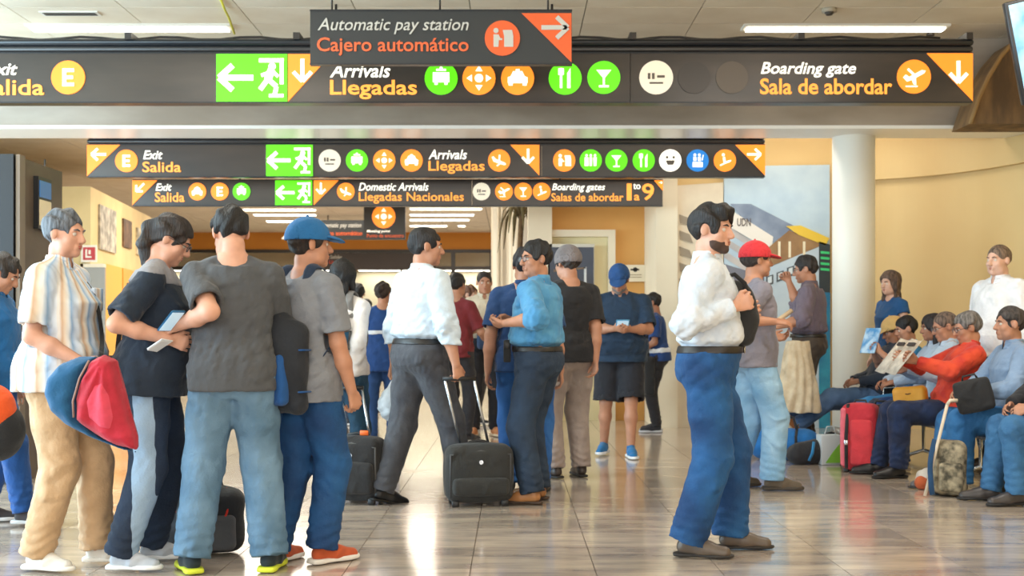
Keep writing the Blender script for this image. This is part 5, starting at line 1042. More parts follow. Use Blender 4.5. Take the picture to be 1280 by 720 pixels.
blk = person('man in black shirt, pale trousers and cap, turned away behind the blue shirt', 712, 9.4, 1.80, 205, w=1.08, belly=.02, res=.0095, head=(10, 4, 0), sk=1, top=dict(kind='tee', col=(30, 30, 34), hem=-.07, off=.026, sl=.85), bot=dict(kind='trousers', col=(160, 146, 138), col2=(144, 130, 124), loose=.016),
    shoe=('dress', (60, 50, 46), (30, 30, 30)), hair=('short', (70, 60, 54)), hat=('cap', 'beanie', (120, 112, 112)), arms={-1: (('px', 745, 462, 9.3), (-.5, -1, 0)), 1: ((.26, .05, .84), (.3, -1, 0))})
navyp = person('heavy man in navy polo, dark shorts and blue cap reading a phone', 775, 11.06, 1.76, -6, w=1.24, belly=.09, res=.0095, head=(-6, 30, 0), sk=1, top=dict(kind='polo', col=(24, 50, 76), hem=-.09, off=.024, sl=.88), bot=dict(kind='shorts', col=(26, 28, 38), loose=.03, len=.98),
    shoe=('sneaker', (26, 110, 170), (220, 222, 225)), hair=('short', (60, 54, 52)), hat=('cap', 'brim', (28, 74, 130)), beard=(120, 112, 108), arms={-1: (('px', 768, 411, 10.72), (-1, -.6, -.8)), 1: (('px', 788, 412, 10.72), (1, -.6, -.8))}, curl=(.5, .5),
    legs={-1: ((-.15, -.12, .10), (0, 1, 0)), 1: ((.10, .14, .09), (0, 1, 0))}, hand_pole={-1: ((.4, .2, .8), (0, .8, .6)), 1: ((-.4, .2, .8), (0, .8, .6))})
boy = person('slim youth in blue top and black trousers leaning by the pilaster', 823, 13.7, 1.58, 262, w=.92, res=.011, lean=4, head=(0, 8, 0), sk=2, top=dict(kind='tee', col=(26, 62, 120), hem=-.06, off=.022, sl=.8, stripe=(.05, .10, (220, 222, 225))), bot=dict(kind='trousers', col=(32, 30, 34), loose=.002), shoe=('sneaker', (40, 40, 46), (190, 190, 195)),
    hair=('short', (24, 20, 20)), arms={1: ((.16, .26, 1.02), (.6, -1, -.4)), -1: ((-.2, .20, .98), (-.6, -1, 0))})
white = person('bearded man in white shirt and blue jeans holding a black bag', 884, 6.22, 1.79, 83, w=1.12, belly=.03, res=.0066, head=(-28, 4, 0), sk=0,
    top=dict(kind='long', col=(214, 220, 228), col2=(196, 208, 222), hem=.06, off=.026, amp=.009), bot=dict(kind='jeans', col=(16, 58, 104), fade=(32, 88, 142), loose=.022, cuff=.066, amp=.009), shoe=('dress', (92, 80, 70), (40, 36, 34)), belt=(34, 28, 26), hair=('full', (34, 28, 28)), beard=(74, 54, 46),
    arms={-1: (('px', 918, 383, 5.98), (-.4, -.9, -1)), 1: (('px', 926, 392, 6.45), (.4, -.6, -1))}, curl=(.8, .8), legs={-1: ((-.12, -.10, .09), (0, 1, 0)), 1: ((.12, .12, .09), (0, 1, 0))}, hand_pole={-1: ((1, 0, .2), (0, .2, 1)), 1: ((-1, 0, .2), (0, .2, 1))}, feet={-1: (-8, 0), 1: (6, 0)})
redc = person('man in red cap, grey shirt and pale jeans behind the bearded man', 942, 8.75, 1.78, 98, w=1.05, res=.009, head=(0, 0, 0), sk=1, top=dict(kind='tee', col=(130, 126, 138), hem=-.08, off=.026, sl=.85), bot=dict(kind='jeans', col=(112, 158, 196), fade=(150, 186, 214), loose=.018, cuff=.062), shoe=('sneaker', (96, 84, 70), (60, 52, 44)),
    hair=('short', (60, 48, 42)), hat=('cap', 'brim', (206, 44, 52)), arms={-1: (('px', 968, 402, 8.5), (-.3, -.8, -1)), 1: (('px', 962, 420, 8.95), (.3, -.8, -1))}, legs={-1: ((-.1, .10, .09), (0, 1, 0)), 1: ((.1, -.12, .09), (0, 1, 0))})
mauve = person('man with glasses in mauve grey shirt standing before the mural, facing left', 1012, 11.6, 1.875, 250, w=1.08, belly=.02, res=.009, head=(6, 10, 0), sk=1, top=dict(kind='rolled', col=(112, 100, 114), hem=.04, off=.034, amp=.010), bot=dict(kind='trousers', col=(74, 62, 52), loose=.012), shoe=('dress', (40, 34, 30), (26, 26, 26)), belt=(30, 26, 24), hair=('short', (50, 44, 44)), glasses=(50, 46, 46),
    arms={1: (('px', 968, 409, 11.3), (.6, -.8, -.8)), -1: (('px', 986, 352, 11.5), (-.6, -.4, -1))}, curl=(.8, .7))
bluew = person('woman in blue top standing by the white column behind the seated row', 1116, 11.9, 1.74, -70, sex='f', res=.011, x=3.77, head=(10, 6, 0), sk=3, top=dict(kind='tee', col=(26, 84, 140), hem=-.06, sl=.3), bot=dict(kind='jeans', col=(60, 80, 110)), hair=('long', (112, 88, 74)))
whit2 = person('man in loose white shirt standing behind the seats at the right edge', 1252, 9.9, 1.85, -72, w=1.18, belly=.04, res=.009, x=4.03, head=(12, 0, 0), sk=3, top=dict(kind='long', col=(236, 236, 238), hem=-.06, off=.036, amp=.010), bot=dict(kind='jeans', col=(96, 132, 168)), hair=('crop', (140, 116, 98)), shoe=('dress', (60, 50, 46), (30, 30, 30)))
# farther people
person('woman in blue dress-like tunic and jeans beyond the white shirted man', 478, 12.2, 1.64, 190, sex='f', res=.011, head=(-20, 0, 0), sk=1, top=dict(kind='tee', col=(22, 64, 124), hem=-.16, sl=.5, stripe=(.24, .28, (226, 230, 236))), bot=dict(kind='jeans', col=(30, 62, 110)), hair=('bun', (60, 46, 40)), shoe=('sneaker', (210, 206, 200), (230, 230, 230)))
person('man with dark hair and dark jacket far away left of the blue tunic', 447, 14.6, 1.72, 185, res=.012, sk=1, top=dict(kind='jacket', col=(52, 50, 52), hem=-.08), bot=dict(kind='jeans', col=(40, 52, 70)), hair=('short', (24, 22, 24)))
person('person in black jacket with dark hair in the distance behind the first case', 458, 16.4, 1.58, 170, sex='f', res=.013, sk=1, top=dict(kind='jacket', col=(44, 42, 44), hem=-.08), bot=dict(kind='trousers', col=(50, 46, 50)), hair=('short', (28, 24, 24)))
person('man in maroon t-shirt and dark trousers partly hidden by the white shirt', 570, 12.4, 1.74, 150, res=.011, sk=1, top=dict(kind='tee', col=(120, 34, 40), hem=-.07, sl=.85), bot=dict(kind='trousers', col=(44, 42, 48)), hair=('short', (34, 28, 26)), arms={-1: ((-.24, .30, 1.02), (-.6, -.6, -1)), 1: ((.25, .05, .84), (.3, -1, 0))})
cream_m = person('man in cream shirt and black trousers facing us in the distance', 605, 13.2, 1.80, 8, res=.011, head=(0, 4, 0), sk=1, top=dict(kind='short', col=(232, 220, 194), hem=.02, off=.024), bot=dict(kind='trousers', col=(40, 40, 46), loose=.006), shoe=('sneaker', (200, 130, 80), (210, 190, 160)), hair=('crop', (46, 38, 34)), arms={-1: ((-.2, .26, 1.12), (-.8, -.6, -.8)), 1: ((.26, .05, .84), (.3, -1, 0))})
person('woman with brown bun in beige top beside the man in cream', 586, 14.6, 1.70, 60, sex='f', res=.012, sk=3, top=dict(kind='tee', col=(214, 196, 170), hem=-.07), bot=dict(kind='trousers', col=(48, 46, 50)), hair=('bun', (118, 74, 46)))
person('dark haired man in dark shirt near the dark cabinet, behind the grey haired woman', 37, 10.9, 1.80, 120, res=.011, sk=1, top=dict(kind='tee', col=(52, 62, 84), hem=-.07), bot=dict(kind='jeans', col=(40, 60, 90)), hair=('short', (44, 56, 76)))
person('woman with dark brown hair in pale top beyond, at the left edge', 6, 11.6, 1.66, 40, sex='f', res=.011, x=-4.85 + .0, sk=2, top=dict(kind='tee', col=(196, 176, 170), hem=-.07), bot=dict(kind='jeans', col=(70, 110, 150)), hair=('long', (54, 40, 34)))
blubk = person('person in bright blue jacket and blue trousers cut off by the left edge', -8, 7.15, 1.62, 95, res=.009, sk=1, top=dict(kind='jacket', col=(18, 98, 160), hem=-.10, off=.03, name='jacket'), bot=dict(kind='trousers', col=(18, 74, 140), loose=.01), hair=('short', (50, 40, 36)), shoe=('sneaker', (60, 56, 58), (200, 200, 200)), arms={-1: ((-.26, .05, .84), (-.3, -1, 0))}, head=(0, 30, 0), legs={-1: ((-.1, .22, .09), (0, 1, 0)), 1: ((.1, -.1, .09), (0, 1, 0))})

# ------------------------------------------------------------ the seated row
BX = 3.62
def seated(label, y, **o):
    d_ = dict(sit=True, seat=.43, lean=-10, sk=1, res=.009, x=BX + o.pop('dx', 0)); d_.update(o)
    yaw = d_.pop('yaw', -90); H = d_.pop('H', 1.72); return person(label, 0, y, H, yaw, **d_)
HP = {-1: ((0, 0, -1), (.6, .6, 0)), 1: ((0, 0, -1), (-.6, .6, 0))}
s1 = seated('seated person in black jacket and blue jeans at the right edge', 8.0, dx=.12, w=1.12, lean=4, top=dict(kind='jacket', col=(36, 36, 40), hem=-.08, off=.034), bot=dict(kind='jeans', col=(46, 92, 134), fade=(64, 116, 160), loose=.014), hair=('short', (40, 34, 32)), shoe=('dress', (62, 58, 58), (26, 26, 28)),
    arms={-1: ((-.14, .36, .66), (-1, -.6, -.4)), 1: ((.14, .36, .66), (1, -.6, -.4))}, legs={-1: ((-.14, .50, .09), (0, 1, .6)), 1: ((.10, .42, .09), (0, 1, .6))}, hand_pole=HP)
s2 = seated('seated man in grey blue shirt and blue jeans holding a black case on his lap', 8.62, w=1.08, lean=2, top=dict(kind='long', col=(128, 152, 182), hem=-.04, off=.028), bot=dict(kind='jeans', col=(34, 92, 146), fade=(58, 122, 178), loose=.020, cuff=.062), hair=('short', (70, 62, 60)), shoe=('dress', (92, 90, 92), (40, 40, 42)),
    arms={-1: ((-.10, .38, .72), (-1, -.6, -.4)), 1: ((.16, .34, .72), (1, -.6, -.4))}, legs={-1: ((-.10, .52, .09), (0, 1, .6)), 1: ((.14, .46, .09), (0, 1, .6))}, hand_pole=HP)
s3 = seated('seated grey haired person in orange red sweater reading a newspaper', 9.5, dx=-.10, w=1.06, H=1.74, lean=-16, pel=(0, .04), head=(0, 14, 0), top=dict(kind='long', col=(222, 76, 44), col2=(196, 50, 44), hem=-.05, off=.028, amp=.010), bot=dict(kind='trousers', col=(22, 44, 84), col2=(16, 30, 60), loose=.014), hair=('short', (128, 122, 118)), glasses=(40, 36, 36), shoe=('dress', (26, 26, 30), (20, 20, 22)),
    arms={-1: ((-.14, .36, .92), (-1, -.4, -.8)), 1: ((.14, .36, .92), (1, -.4, -.8))}, legs={-1: ((-.14, .58, .09), (0, 1, 1)), 1: ((.12, .50, .09), (0, 1, 1))}, curl=(.7, .7), hand_pole={-1: ((0, 1, .3), (.3, 0, 1)), 1: ((0, 1, .3), (-.3, 0, 1))})
s4 = seated('seated balding man with glasses in pale blue shirt', 9.95, H=1.72, lean=-6, pel=(0, .05), head=(0, 16, 0), top=dict(kind='long', col=(186, 206, 226), hem=-.04), bot=dict(kind='jeans', col=(22, 60, 116), loose=.014), hair=('crop', (120, 100, 88)), glasses=(60, 50, 50), shoe=('sneaker', (150, 110, 78), (200, 180, 160)),
    arms={-1: ((-.12, .38, .86), (-1, -.4, -.8)), 1: ((.12, .38, .86), (1, -.4, -.8))}, legs={-1: ((-.1, .50, .09), (0, 1, .6)), 1: ((.12, .44, .09), (0, 1, .6))}, hand_pole=HP)
s5 = seated('seated woman with long dark hair between the balding man and the booklet holder', 10.42, sex='f', H=1.68, lean=-6, sk=2, head=(0, 6, 0), top=dict(kind='long', col=(170, 186, 206), hem=-.04), bot=dict(kind='trousers', col=(30, 40, 64), loose=.01), hair=('long', (40, 32, 34)), shoe=('sneaker', (214, 208, 200), (230, 228, 222)),
    arms={-1: ((-.12, .36, .74), (-1, -.4, -.8)), 1: ((.12, .36, .74), (1, -.4, -.8))}, legs={-1: ((-.1, .58, .09), (0, 1, .6)), 1: ((.12, .5, .09), (0, 1, .6))}, hand_pole=HP)
s6 = seated('seated person with black hair in blue shirt holding up a blue patterned booklet', 10.85, sex='f', H=1.66, lean=2, head=(0, 14, 0), top=dict(kind='short', col=(60, 140, 190), hem=-.04), bot=dict(kind='jeans', col=(40, 112, 168), fade=(66, 144, 198), loose=.008), hair=('short', (22, 20, 24)), shoe=('sneaker', (226, 220, 214), (236, 234, 230)),
    arms={-1: ((-.10, .34, 1.02), (-1, -.4, -.8)), 1: ((.10, .34, 1.02), (1, -.4, -.8))}, legs={-1: ((-.1, .62, .09), (0, 1, 1)), 1: ((.10, .52, .09), (0, 1, 1))}, curl=(.7, .7), hand_pole={-1: ((0, 1, .3), (.3, 0, 1)), 1: ((0, 1, .3), (-.3, 0, 1))})
s7 = seated('seated man in beige cap lounging with brown shoes up on the bags', 11.45, H=1.74, lean=-22, pel=(0, .16), head=(0, 20, 0), sk=2, top=dict(kind='jacket', col=(40, 48, 62), hem=-.05), bot=dict(kind='jeans', col=(62, 88, 122), fade=(84, 112, 150), loose=.012), hair=('short', (70, 60, 54)), hat=('cap', 'brim', (214, 176, 112)), shoe=('sneaker', (168, 104, 58), (206, 190, 160)),
    arms={-1: ((-.12, .34, .68), (-1, -.4, -.8)), 1: ((.12, .34, .68), (1, -.4, -.8))}, legs={-1: ((.02, 1.0, .34), (0, .3, 1)), 1: ((.18, .94, .27), (0, .3, 1))}, feet={-1: (0, -58), 1: (0, -52)}, hand_pole=HP)
# bench: seats bolted on one beam
bn = empty('bench', (BX + .05, 9.8, 0), 0, 'long row of joined dark waiting seats under the seated people', 'bench'); sm = mat('seat_shell', (40, 42, 48), .4)
m = MB(); m.rbox((0, 0, .34), (.08, 4.6, .06), .01, 1); m.build('beam', ALU, bn)
for i in range(7):
    y = -2.0 + i * .62; m = MB(); m.rbox((-.02, y, .405), (.44, .52, .04), .015, 2, bulge=.004); st_ = m.build('seat', sm, bn)
    m = MB(); m.rbox((.24, y, .68), (.035, .50, .46), .015, 2, M=Matrix.Rotation(R(6), 4, 'Y')); m.build('backrest', sm, bn)
for y in (-1.7, -.4, .9, 2.1):
    m = MB(); m.tube([(-.22, y, .02), (0, y, .09), (0, y, .33)], .018, 8); m.tube([(0, y, .09), (.24, y, .02)], .018, 8); m.build('leg', ALU, bn)
for i in range(8): m = MB(); y = -2.31 + i * .62; m.tube([(-.20, y, .42), (-.20, y, .62), (.16, y, .64), (.18, y, .42)], .012, 6); m.build('armrest', ALU, bn)

# ------------------------------------------------------------ cases and bags in hands and on the floor
h = hairw['HAND'][-1]
c1 = suitcase(446, 8.05, .36, .40, .20, -14, (h.x, h.y, h.z), 'small black wheeled case with orange tag, pulled by the long haired woman', accent=(84, 84, 84))
m = MB(); m.rbox((.06, -.02, .47), (.06, .012, .035), .005, 1); m.build('luggage_tag', mat('tag_orange', (240, 110, 40), .5), c1)
h = suitc['HAND'][-1]
c2 = suitcase(598, 7.95, .43, .36, .22, 10, (h.x, h.y, h.z), 'wide black wheeled case with two long rods, pulled by the white shirted man', col=(44, 44, 42), pocket=.3)
h = suitc['HAND'][1]
pb = empty('plastic_bag', (h.x, h.y, h.z - .30), 0, 'white plastic carrier bag hanging from a hand before the blue tunic', 'bag')
softbag('bag_body', [(ell((0, 0, .11), (.105, .07, .115)), .02, 'u'), (cap((0, 0, .16), (0, 0, .28), .06, .016), .04, 'u')], V(-.18, -.14, -.05), V(.18, .14, .34), fabric((226, 234, 240)), pb, amp=.009, seed=9, fr=40)
# the grey haired woman's red and blue bag
hb = (lady['HAND'][-1] + lady['HAND'][1]) / 2; cb = W(114, 504, 5.36); rb = empty('shoulder_bag', (cb.x, cb.y, cb.z - .22), 0, 'large red and blue soft bag carried low by the grey haired woman', 'bag')
kp = 5.36 / F_PX
def bp_(pts): return [((x - 114) * kp, (504 - y) * kp + .22) for x, y in pts]
blu_o = bp_([(58, 492), (62, 472), (76, 456), (98, 447), (122, 446), (112, 470), (101, 500), (104, 522), (128, 545), (172, 566), (150, 560), (112, 545), (84, 530), (66, 514)]); red_o = bp_([(100, 524), (99, 498), (108, 470), (118, 450), (132, 444), (146, 450), (152, 474), (162, 512), (172, 545), (173, 562), (150, 556), (122, 542)]); pk_o = bp_([(118, 522), (116, 500), (126, 478), (140, 474), (148, 492), (154, 520), (150, 538), (134, 534)])
softbag('blue_panel', [(polyprim(blu_o, .085, .06), .01, 'u')], V(-.30, -.13, -.06), V(.30, .13, .52), fabric((20, 84, 126)), rb, h=.007, amp=.004, seed=2, fr=22)
def fan(x, y, z):      # folds that gather at the grip
    dx = x - (140 - 114) * kp; dz = z - ((504 - 446) * kp + .22); return .006 * np.sin(np.arctan2(dx, dz) * 17 + 5 * np.hypot(dx, dz)) * np.clip(np.hypot(dx, dz) * 8, 0, 1)
for nm_, o_, T_, w_, yc_, mt_ in (('red_body', red_o, .095, .05, -.012, fabric((190, 40, 62), col2=(164, 28, 46))), ('pink_pocket', pk_o, .045, .04, -.075, fabric((220, 70, 94)))):
    A = SDF(V(-.30, -.18, -.06), V(.30, .14, .52), .007); A.op(polyprim(o_, T_, w_, yc_), .01); A.disp(fan); link(nm_, A.mesh(nm_), mt_, rb)
m = MB(); m.tube([(x, -.088, z) for x, z in bp_([(101, 520), (100, 500), (108, 472), (120, 450)])], .005, 6); m.build('zip', mat('zip_grey', (150, 120, 110), .5), rb)
ch = lady['SH'][-1]; m_ = BLK
strap_tube('front_strap', [around(lady, .47, 30, .02), around(lady, .40, 10, .035), around(lady, .28, 0, .05), around(lady, .16, -4, .06), W(126, 447, 5.62), W(122, 470, 5.56)], .012, m_, rb)
# second dark bag strap on the navy woman
sb = empty('sling_bag', W(150, 470, 5.95), 0, 'black sling bag hanging behind the navy t-shirt woman', 'bag'); softbag('pouch', [(bx((0, 0, 0), (.075, .06, .10), None, .03), .02, 'u')], V(-.15, -.14, -.16), V(.15, .14, .16), BLK, sb)
strap_tube('strap', [W(150, 452, 5.95), around(navy, .10, 170, .05), around(navy, .26, 175, .05), around(navy, .44, 160, .05)], .012, BLK, sb)
# phone and papers in the navy woman's hands
ph = empty('phone', W(214, 401, 5.56), 0, 'pale blue phone in the hands of the ponytailed woman', 'phone'); ph.rotation_euler = (R(52), R(0), R(52)); m = MB(); m.rbox((0, 0, 0), (.075, .010, .15), .006, 2); m.build('casing', mat('phone_blue', (40, 110, 160), .3), ph); m = MB(); m.box((-.032, -.0065, -.066), (.032, -.005, .066)); m.build('screen', mat('phone_screen', (190, 220, 240), .15, emit=.3), ph)
pp = empty('paper', W(200, 431, 5.58), 0, 'folded white papers under the phone in her hand', 'paper'); pp.rotation_euler = (R(62), R(8), R(60)); m = MB(); m.box((-.035, -.002, -.05), (.035, .002, .05)); m.box((-.03, -.005, -.055), (.03, -.002, .04)); m.build('sheets', mat('paper', (226, 230, 234), .7), pp)
ph = empty('phone', W(778, 407, 10.66), 0, 'light blue phone held by the heavy man in navy polo', 'phone'); ph.rotation_euler = (R(50), 0, 0); m = MB(); m.rbox((0, 0, 0), (.12, .012, .16), .006, 2); m.build('casing', mat('phone_lblue', (90, 160, 205), .3), ph); m = MB(); m.box((-.05, -.008, -.07), (.05, -.006, .07)); m.build('screen', mat('phone_screen', (190, 220, 240), .15, emit=.3), ph)
# black bag held by the bearded man
hw_ = white['HAND'][-1]; bb = empty('black_bag', W(924, 425, 6.15), 0, 'black soft bag with looped handle held by the bearded man', 'bag')
softbag('bag_body', [(ell((.005, 0, .14), (.085, .05, .16)), .02, 'u'), (ell((-.04, 0, .20), (.07, .05, .11)), .03, 'u'), (cap((.03, 0, .02), (.045, 0, .10), .05, .055), .03, 'u')], V(-.18, -.14, -.08), V(.18, .14, .4), BLK, bb, amp=.006, seed=12)
m = MB(); m.tube([(-.09, -.02, .24), (-.085, -.02, .32), (-.03, -.03, .335), (.02, -.04, .29), (.055, -.04, .19)], .013, 8, flat=.7); m.build('loop_handle', BLK, bb)
# backpack on the floor between the legs
fb = empty('backpack', (W(262, 700, 6.2).x, 6.22, 0), R(12), 'black and grey backpack with red piping on the floor behind the grey t-shirt man', 'backpack')
softbag('main_compartment', [(bx((0, 0, .17), (.17, .11, .16), None, .07), .03, 'u'), (ell((.03, 0, .24), (.10, .09, .11)), .04, 'u')], V(-.26, -.2, -.02), V(.26, .2, .42), fabric((40, 42, 46)), fb, amp=.006, seed=21, cutz=.001)
softbag('grey_pocket', [(bx((.02, -.10, .12), (.11, .035, .09), None, .03), .02, 'u')], V(-.2, -.2, -.02), V(.2, .05, .3), fabric((84, 86, 90)), fb, amp=.004, seed=22, cutz=.002)
for x0, x1 in ((-.04, .0), (.08, .12)): m = MB(); m.tube([(x0, -.118, .05), (x0 - .01, -.122, .18), (x1 - .02, -.10, .27), (x1 - .04, -.03, .34)], .006, 6); m.build('red_piping', fabric((206, 50, 36)), fb)
m = MB(); m.tube([(-.0, 0, .33), (.0, 0, .38), (.05, 0, .385), (.06, 0, .33)], .009, 6); m.build('grab_loop', BLK, fb)
fb2 = empty('duffel_bag', (W(216, 690, 6.3).x, 6.45, 0), R(-8), 'dark duffel with red edge on the floor, left of the backpack', 'bag')
softbag('body', [(cap((-.10, 0, .13), (.12, 0, .13), .125, .12), .02, 'u')], V(-.3, -.2, -.03), V(.3, .2, .3), fabric((44, 46, 52)), fb2, amp=.006, seed=31, cutz=.001)
m = MB(); m.tube([(-.2, -.10, .19), (0, -.105, .20), (.2, -.09, .19)], .007, 6); m.build('red_edge', fabric((190, 40, 40)), fb2); m = MB(); m.tube([(-.08, -.08, .22), (-.04, -.05, .30), (.06, -.05, .30), (.1, -.08, .22)], .01, 6); m.build('handle', BLK, fb2)
# orange backpack at the left edge
ob = empty('backpack', (W(2, 560, 6.6).x - .06, 6.62, .62), R(10), 'orange and black rounded backpack cut off by the left edge', 'backpack'); ob.location.z = .47
softbag('orange_shell', [(ell((0, 0, .22), (.13, .12, .17)), .02, 'u')], V(-.24, -.24, -.02), V(.24, .24, .5), fabric((236, 88, 28)), ob, amp=.004, seed=41)
softbag('black_base', [(ell((.02, .02, .13), (.15, .13, .17)), .02, 'u'), (ell((-.02, -.03, .27), (.13, .14, .16)), .01, 'd')], V(-.24, -.24, -.1), V(.24, .24, .5), BLK, ob, amp=.004, seed=42)
strap_tube('shoulder_strap', [Vector((ob.location.x, 6.68, .86)), around(blubk, .3, -150, .05), blubk['SH'][-1] + Vector((0, 0, .09)), around(blubk, .38, -30, .05)], .02, BLK, ob)
# teal sling on the long haired woman
tb = backpack(hairw, 'small teal backpack on the white long sleeved top', (30, 92, 128), (70, 86, 92), h=.30, w=.20, dep=.10, tz=.24, off=-.02, strapcol=(120, 116, 112))
# beige coat draped over a case, before the mauve man
bc = empty('draped_coat', (W(997, 520, 11.12).x, 11.12, 0), 0, 'long beige coat draped over the forearm of the man in mauve shirt', 'coat')
A = SDF((-.32, -.2, .2), (.32, .22, 1.2), .010)
def coat_f(X, Y, Z):
    w_ = .10 + (1.10 - Z) * .17; r = np.sqrt((X / 1.0) ** 2 + (Y / .75) ** 2); a = np.arctan2(Y, X); return np.maximum(np.maximum(r - w_ - .016 * np.sin(a * 11 + 2 * np.sin(Z * 6)) * (1.25 - Z), Z - 1.06), .40 - Z) * .8
A.op((coat_f, V(-.3, -.2, .3), V(.3, .2, 1.12)), .01, 'u'); A.disp(lambda x, y, z: .004 * np.sin(x * 40 + 3 * np.sin(z * 9)))
link('coat', A.mesh('coat'), fabric((214, 198, 170), col2=(190, 170, 140)), bc)
# heap of bags where the feet rest
d1 = empty('duffel_bag', (2.44, 10.75, 0), R(-20), 'bright blue duffel bag under the brown shoes, farthest of the heap', 'bag')
softbag('body', [(cap((-.18, 0, .14), (.18, 0, .14), .14, .14), .02, 'u')], V(-.42, -.2, -.03), V(.42, .2, .36), fabric((24, 106, 176)), d1, amp=.006, seed=51, cutz=.001)
m = MB(); m.tube([(-.10, -.10, .28), (-.06, 0, .38), (.08, 0, .38), (.12, -.10, .28)], .012, 6); m.build('handle', BLK, d1)
for x in (-.12, .12): m = MB(); m.tube([(x, -.155, .06), (x, -.155, .22), (x, -.06, .315), (x, .06, .315)], .012, 6, flat=.4); m.build('strap', BLK, d1)
d2 = empty('duffel_bag', (2.72, 10.42, 0), R(12), 'black duffel bag with small blue trim under the outstretched legs', 'bag')
softbag('body', [(cap((-.26, 0, .09), (.22, 0, .14), .09, .13), .03, 'u')], V(-.5, -.26, -.03), V(.5, .26, .46), fabric((34, 36, 42)), d2, amp=.008, seed=52, cutz=.001)
for x in (-.2, .05): m = MB(); m.tube([(x, -.10, .04), (x + .02, -.125, .11), (x + .05, -.09, .20)], .014, 6, flat=.4); m.build('blue_trim', fabric((40, 130, 190)), d2)
m = MB(); m.tube([(-.1, -.05, .17), (-.05, 0, .24), (.06, 0, .27), (.12, -.05, .24)], .011, 6); m.build('handle', BLK, d2)
sg = empty('shopping_bag', (W(1036, 570, 10.35).x, 10.35, 0), R(8), 'grey and green shopping bag on the floor left of the red case', 'bag')
m = MB(); m.rbox((0, 0, .13), (.17, .10, .26), .008, 2, taper=1.12); m.build('body', mat('bag_grey', (190, 200, 206), .5), sg); m = MB(); m.prism([(-.05, .02), (.085, .02), (.09, .20), (.02, .12)], -.056, -.050); m.build('green_print', mat('print_green', (120, 180, 60), .5), sg); m = MB(); m.tube([(-.05, -.03, .26), (-.03, -.03, .33), (.03, -.03, .33), (.05, -.03, .26)], .005, 6); m.build('handle', mat('bag_grey', (190, 200, 206), .5), sg)
rc = empty('suitcase', (W(1078, 588, 9.75).x, 9.80, 0), R(-28), 'upright red fabric suitcase with black middle strap beside the seats', 'suitcase'); redf = fabric((196, 48, 62), col2=(172, 34, 50))
m = MB(); m.rbox((0, 0, .29), (.27, .22, .52), .04, 4, bulge=.02); m.build('shell', redf, rc); m = MB(); m.rbox((.03, -.115, .25), (.17, .05, .36), .02, 3, bulge=.008); m.build('front_pocket', fabric((206, 56, 66)), rc); m = MB(); m.rbox((-.115, -.02, .29), (.05, .2, .47), .02, 3, bulge=.01); m.build('side_gusset', fabric((232, 112, 130)), rc)
m = MB(); m.tube([(-.085, -.135, .04), (-.085, -.14, .30), (-.08, -.10, .555), (-.08, .1, .555)], .014, 6, flat=.4); m.build('black_strap', BLK, rc); m = MB(); m.tube([(-.05, 0, .55), (-.04, 0, .585), (.04, 0, .585), (.05, 0, .55)], .01, 6); m.build('top_handle', DKM, rc); m = MB(); m.rbox((-.085, -.152, .25), (.03, .01, .04), .003, 1); m.build('buckle', ALU, rc)
for q in (-1, 1): m = MB(); m.cyl((q * .1 - .012, .07, .03), (q * .1 + .012, .07, .03), .03, 14); m.build('wheel', RUB, rc); m = MB(); m.rbox((q * .1, -.07, .018), (.04, .04, .036), .005, 1); m.build('foot', DKM, rc)
bs = empty('suitcase', (3.06, 9.95, 0), R(-20), 'black suitcase standing behind the red suitcase', 'suitcase'); m = MB(); m.rbox((0, 0, .28), (.30, .20, .50), .04, 4, bulge=.015); m.build('shell', BLK, bs); m = MB(); m.rbox((0, -.11, .22), (.24, .04, .30), .015, 2); m.build('front_pocket', BLK, bs); m = MB(); m.tube([(-.05, 0, .53), (-.04, 0, .57), (.04, 0, .57), (.05, 0, .53)], .01, 6); m.build('top_handle', DKM, bs)
cp_ = empty('backpack', (W(1192, 620, 8.35).x - .02, 8.38, 0), R(-15), 'camouflage patterned backpack on the floor before the seated jeans', 'backpack'); cmo = mat('camouflage', (170, 158, 132), .85, col2=(70, 66, 54), scale=16, bump=.3)
softbag('main_compartment', [(bx((0, 0, .20), (.11, .09, .19), None, .06), .03, 'u')], V(-.2, -.2, -.02), V(.2, .2, .46), cmo, cp_, amp=.006, seed=61, cutz=.001); softbag('front_pocket', [(bx((0, -.09, .14), (.08, .04, .10), None, .03), .02, 'u')], V(-.2, -.2, -.02), V(.2, .1, .4), cmo, cp_, amp=.004, seed=62, cutz=.002)
strap_tube('shoulder_strap', [cp_.location + Vector((-.10, -.08, .40)), cp_.location + Vector((-.14, -.14, .25)), cp_.location + Vector((-.13, -.15, .08)), cp_.location + Vector((-.12, -.12, .02))], .018, fabric((30, 70, 110)), cp_)
cp2 = empty('backpack', (W(1253, 620, 8.45).x, 8.5, 0), R(10), 'dark olive backpack on the floor between the two pairs of jeans', 'backpack'); softbag('main_compartment', [(bx((0, 0, .19), (.11, .09, .18), None, .07), .03, 'u')], V(-.2, -.2, -.02), V(.2, .2, .46), mat('olive_cloth', (74, 68, 54), .85, col2=(40, 38, 34), scale=14, bump=.3), cp2, amp=.006, seed=63, cutz=.001); m = MB(); m.tube([(-.04, 0, .37), (-.03, 0, .42), (.03, 0, .42), (.04, 0, .37)], .008, 6); m.build('grab_loop', BLK, cp2)
tg = empty('cloth_bundle', (W(1160, 612, 8.75).x, 8.75, 0), 0, 'small colourful white orange and blue bundle on the floor by the camouflage backpack', 'bundle')
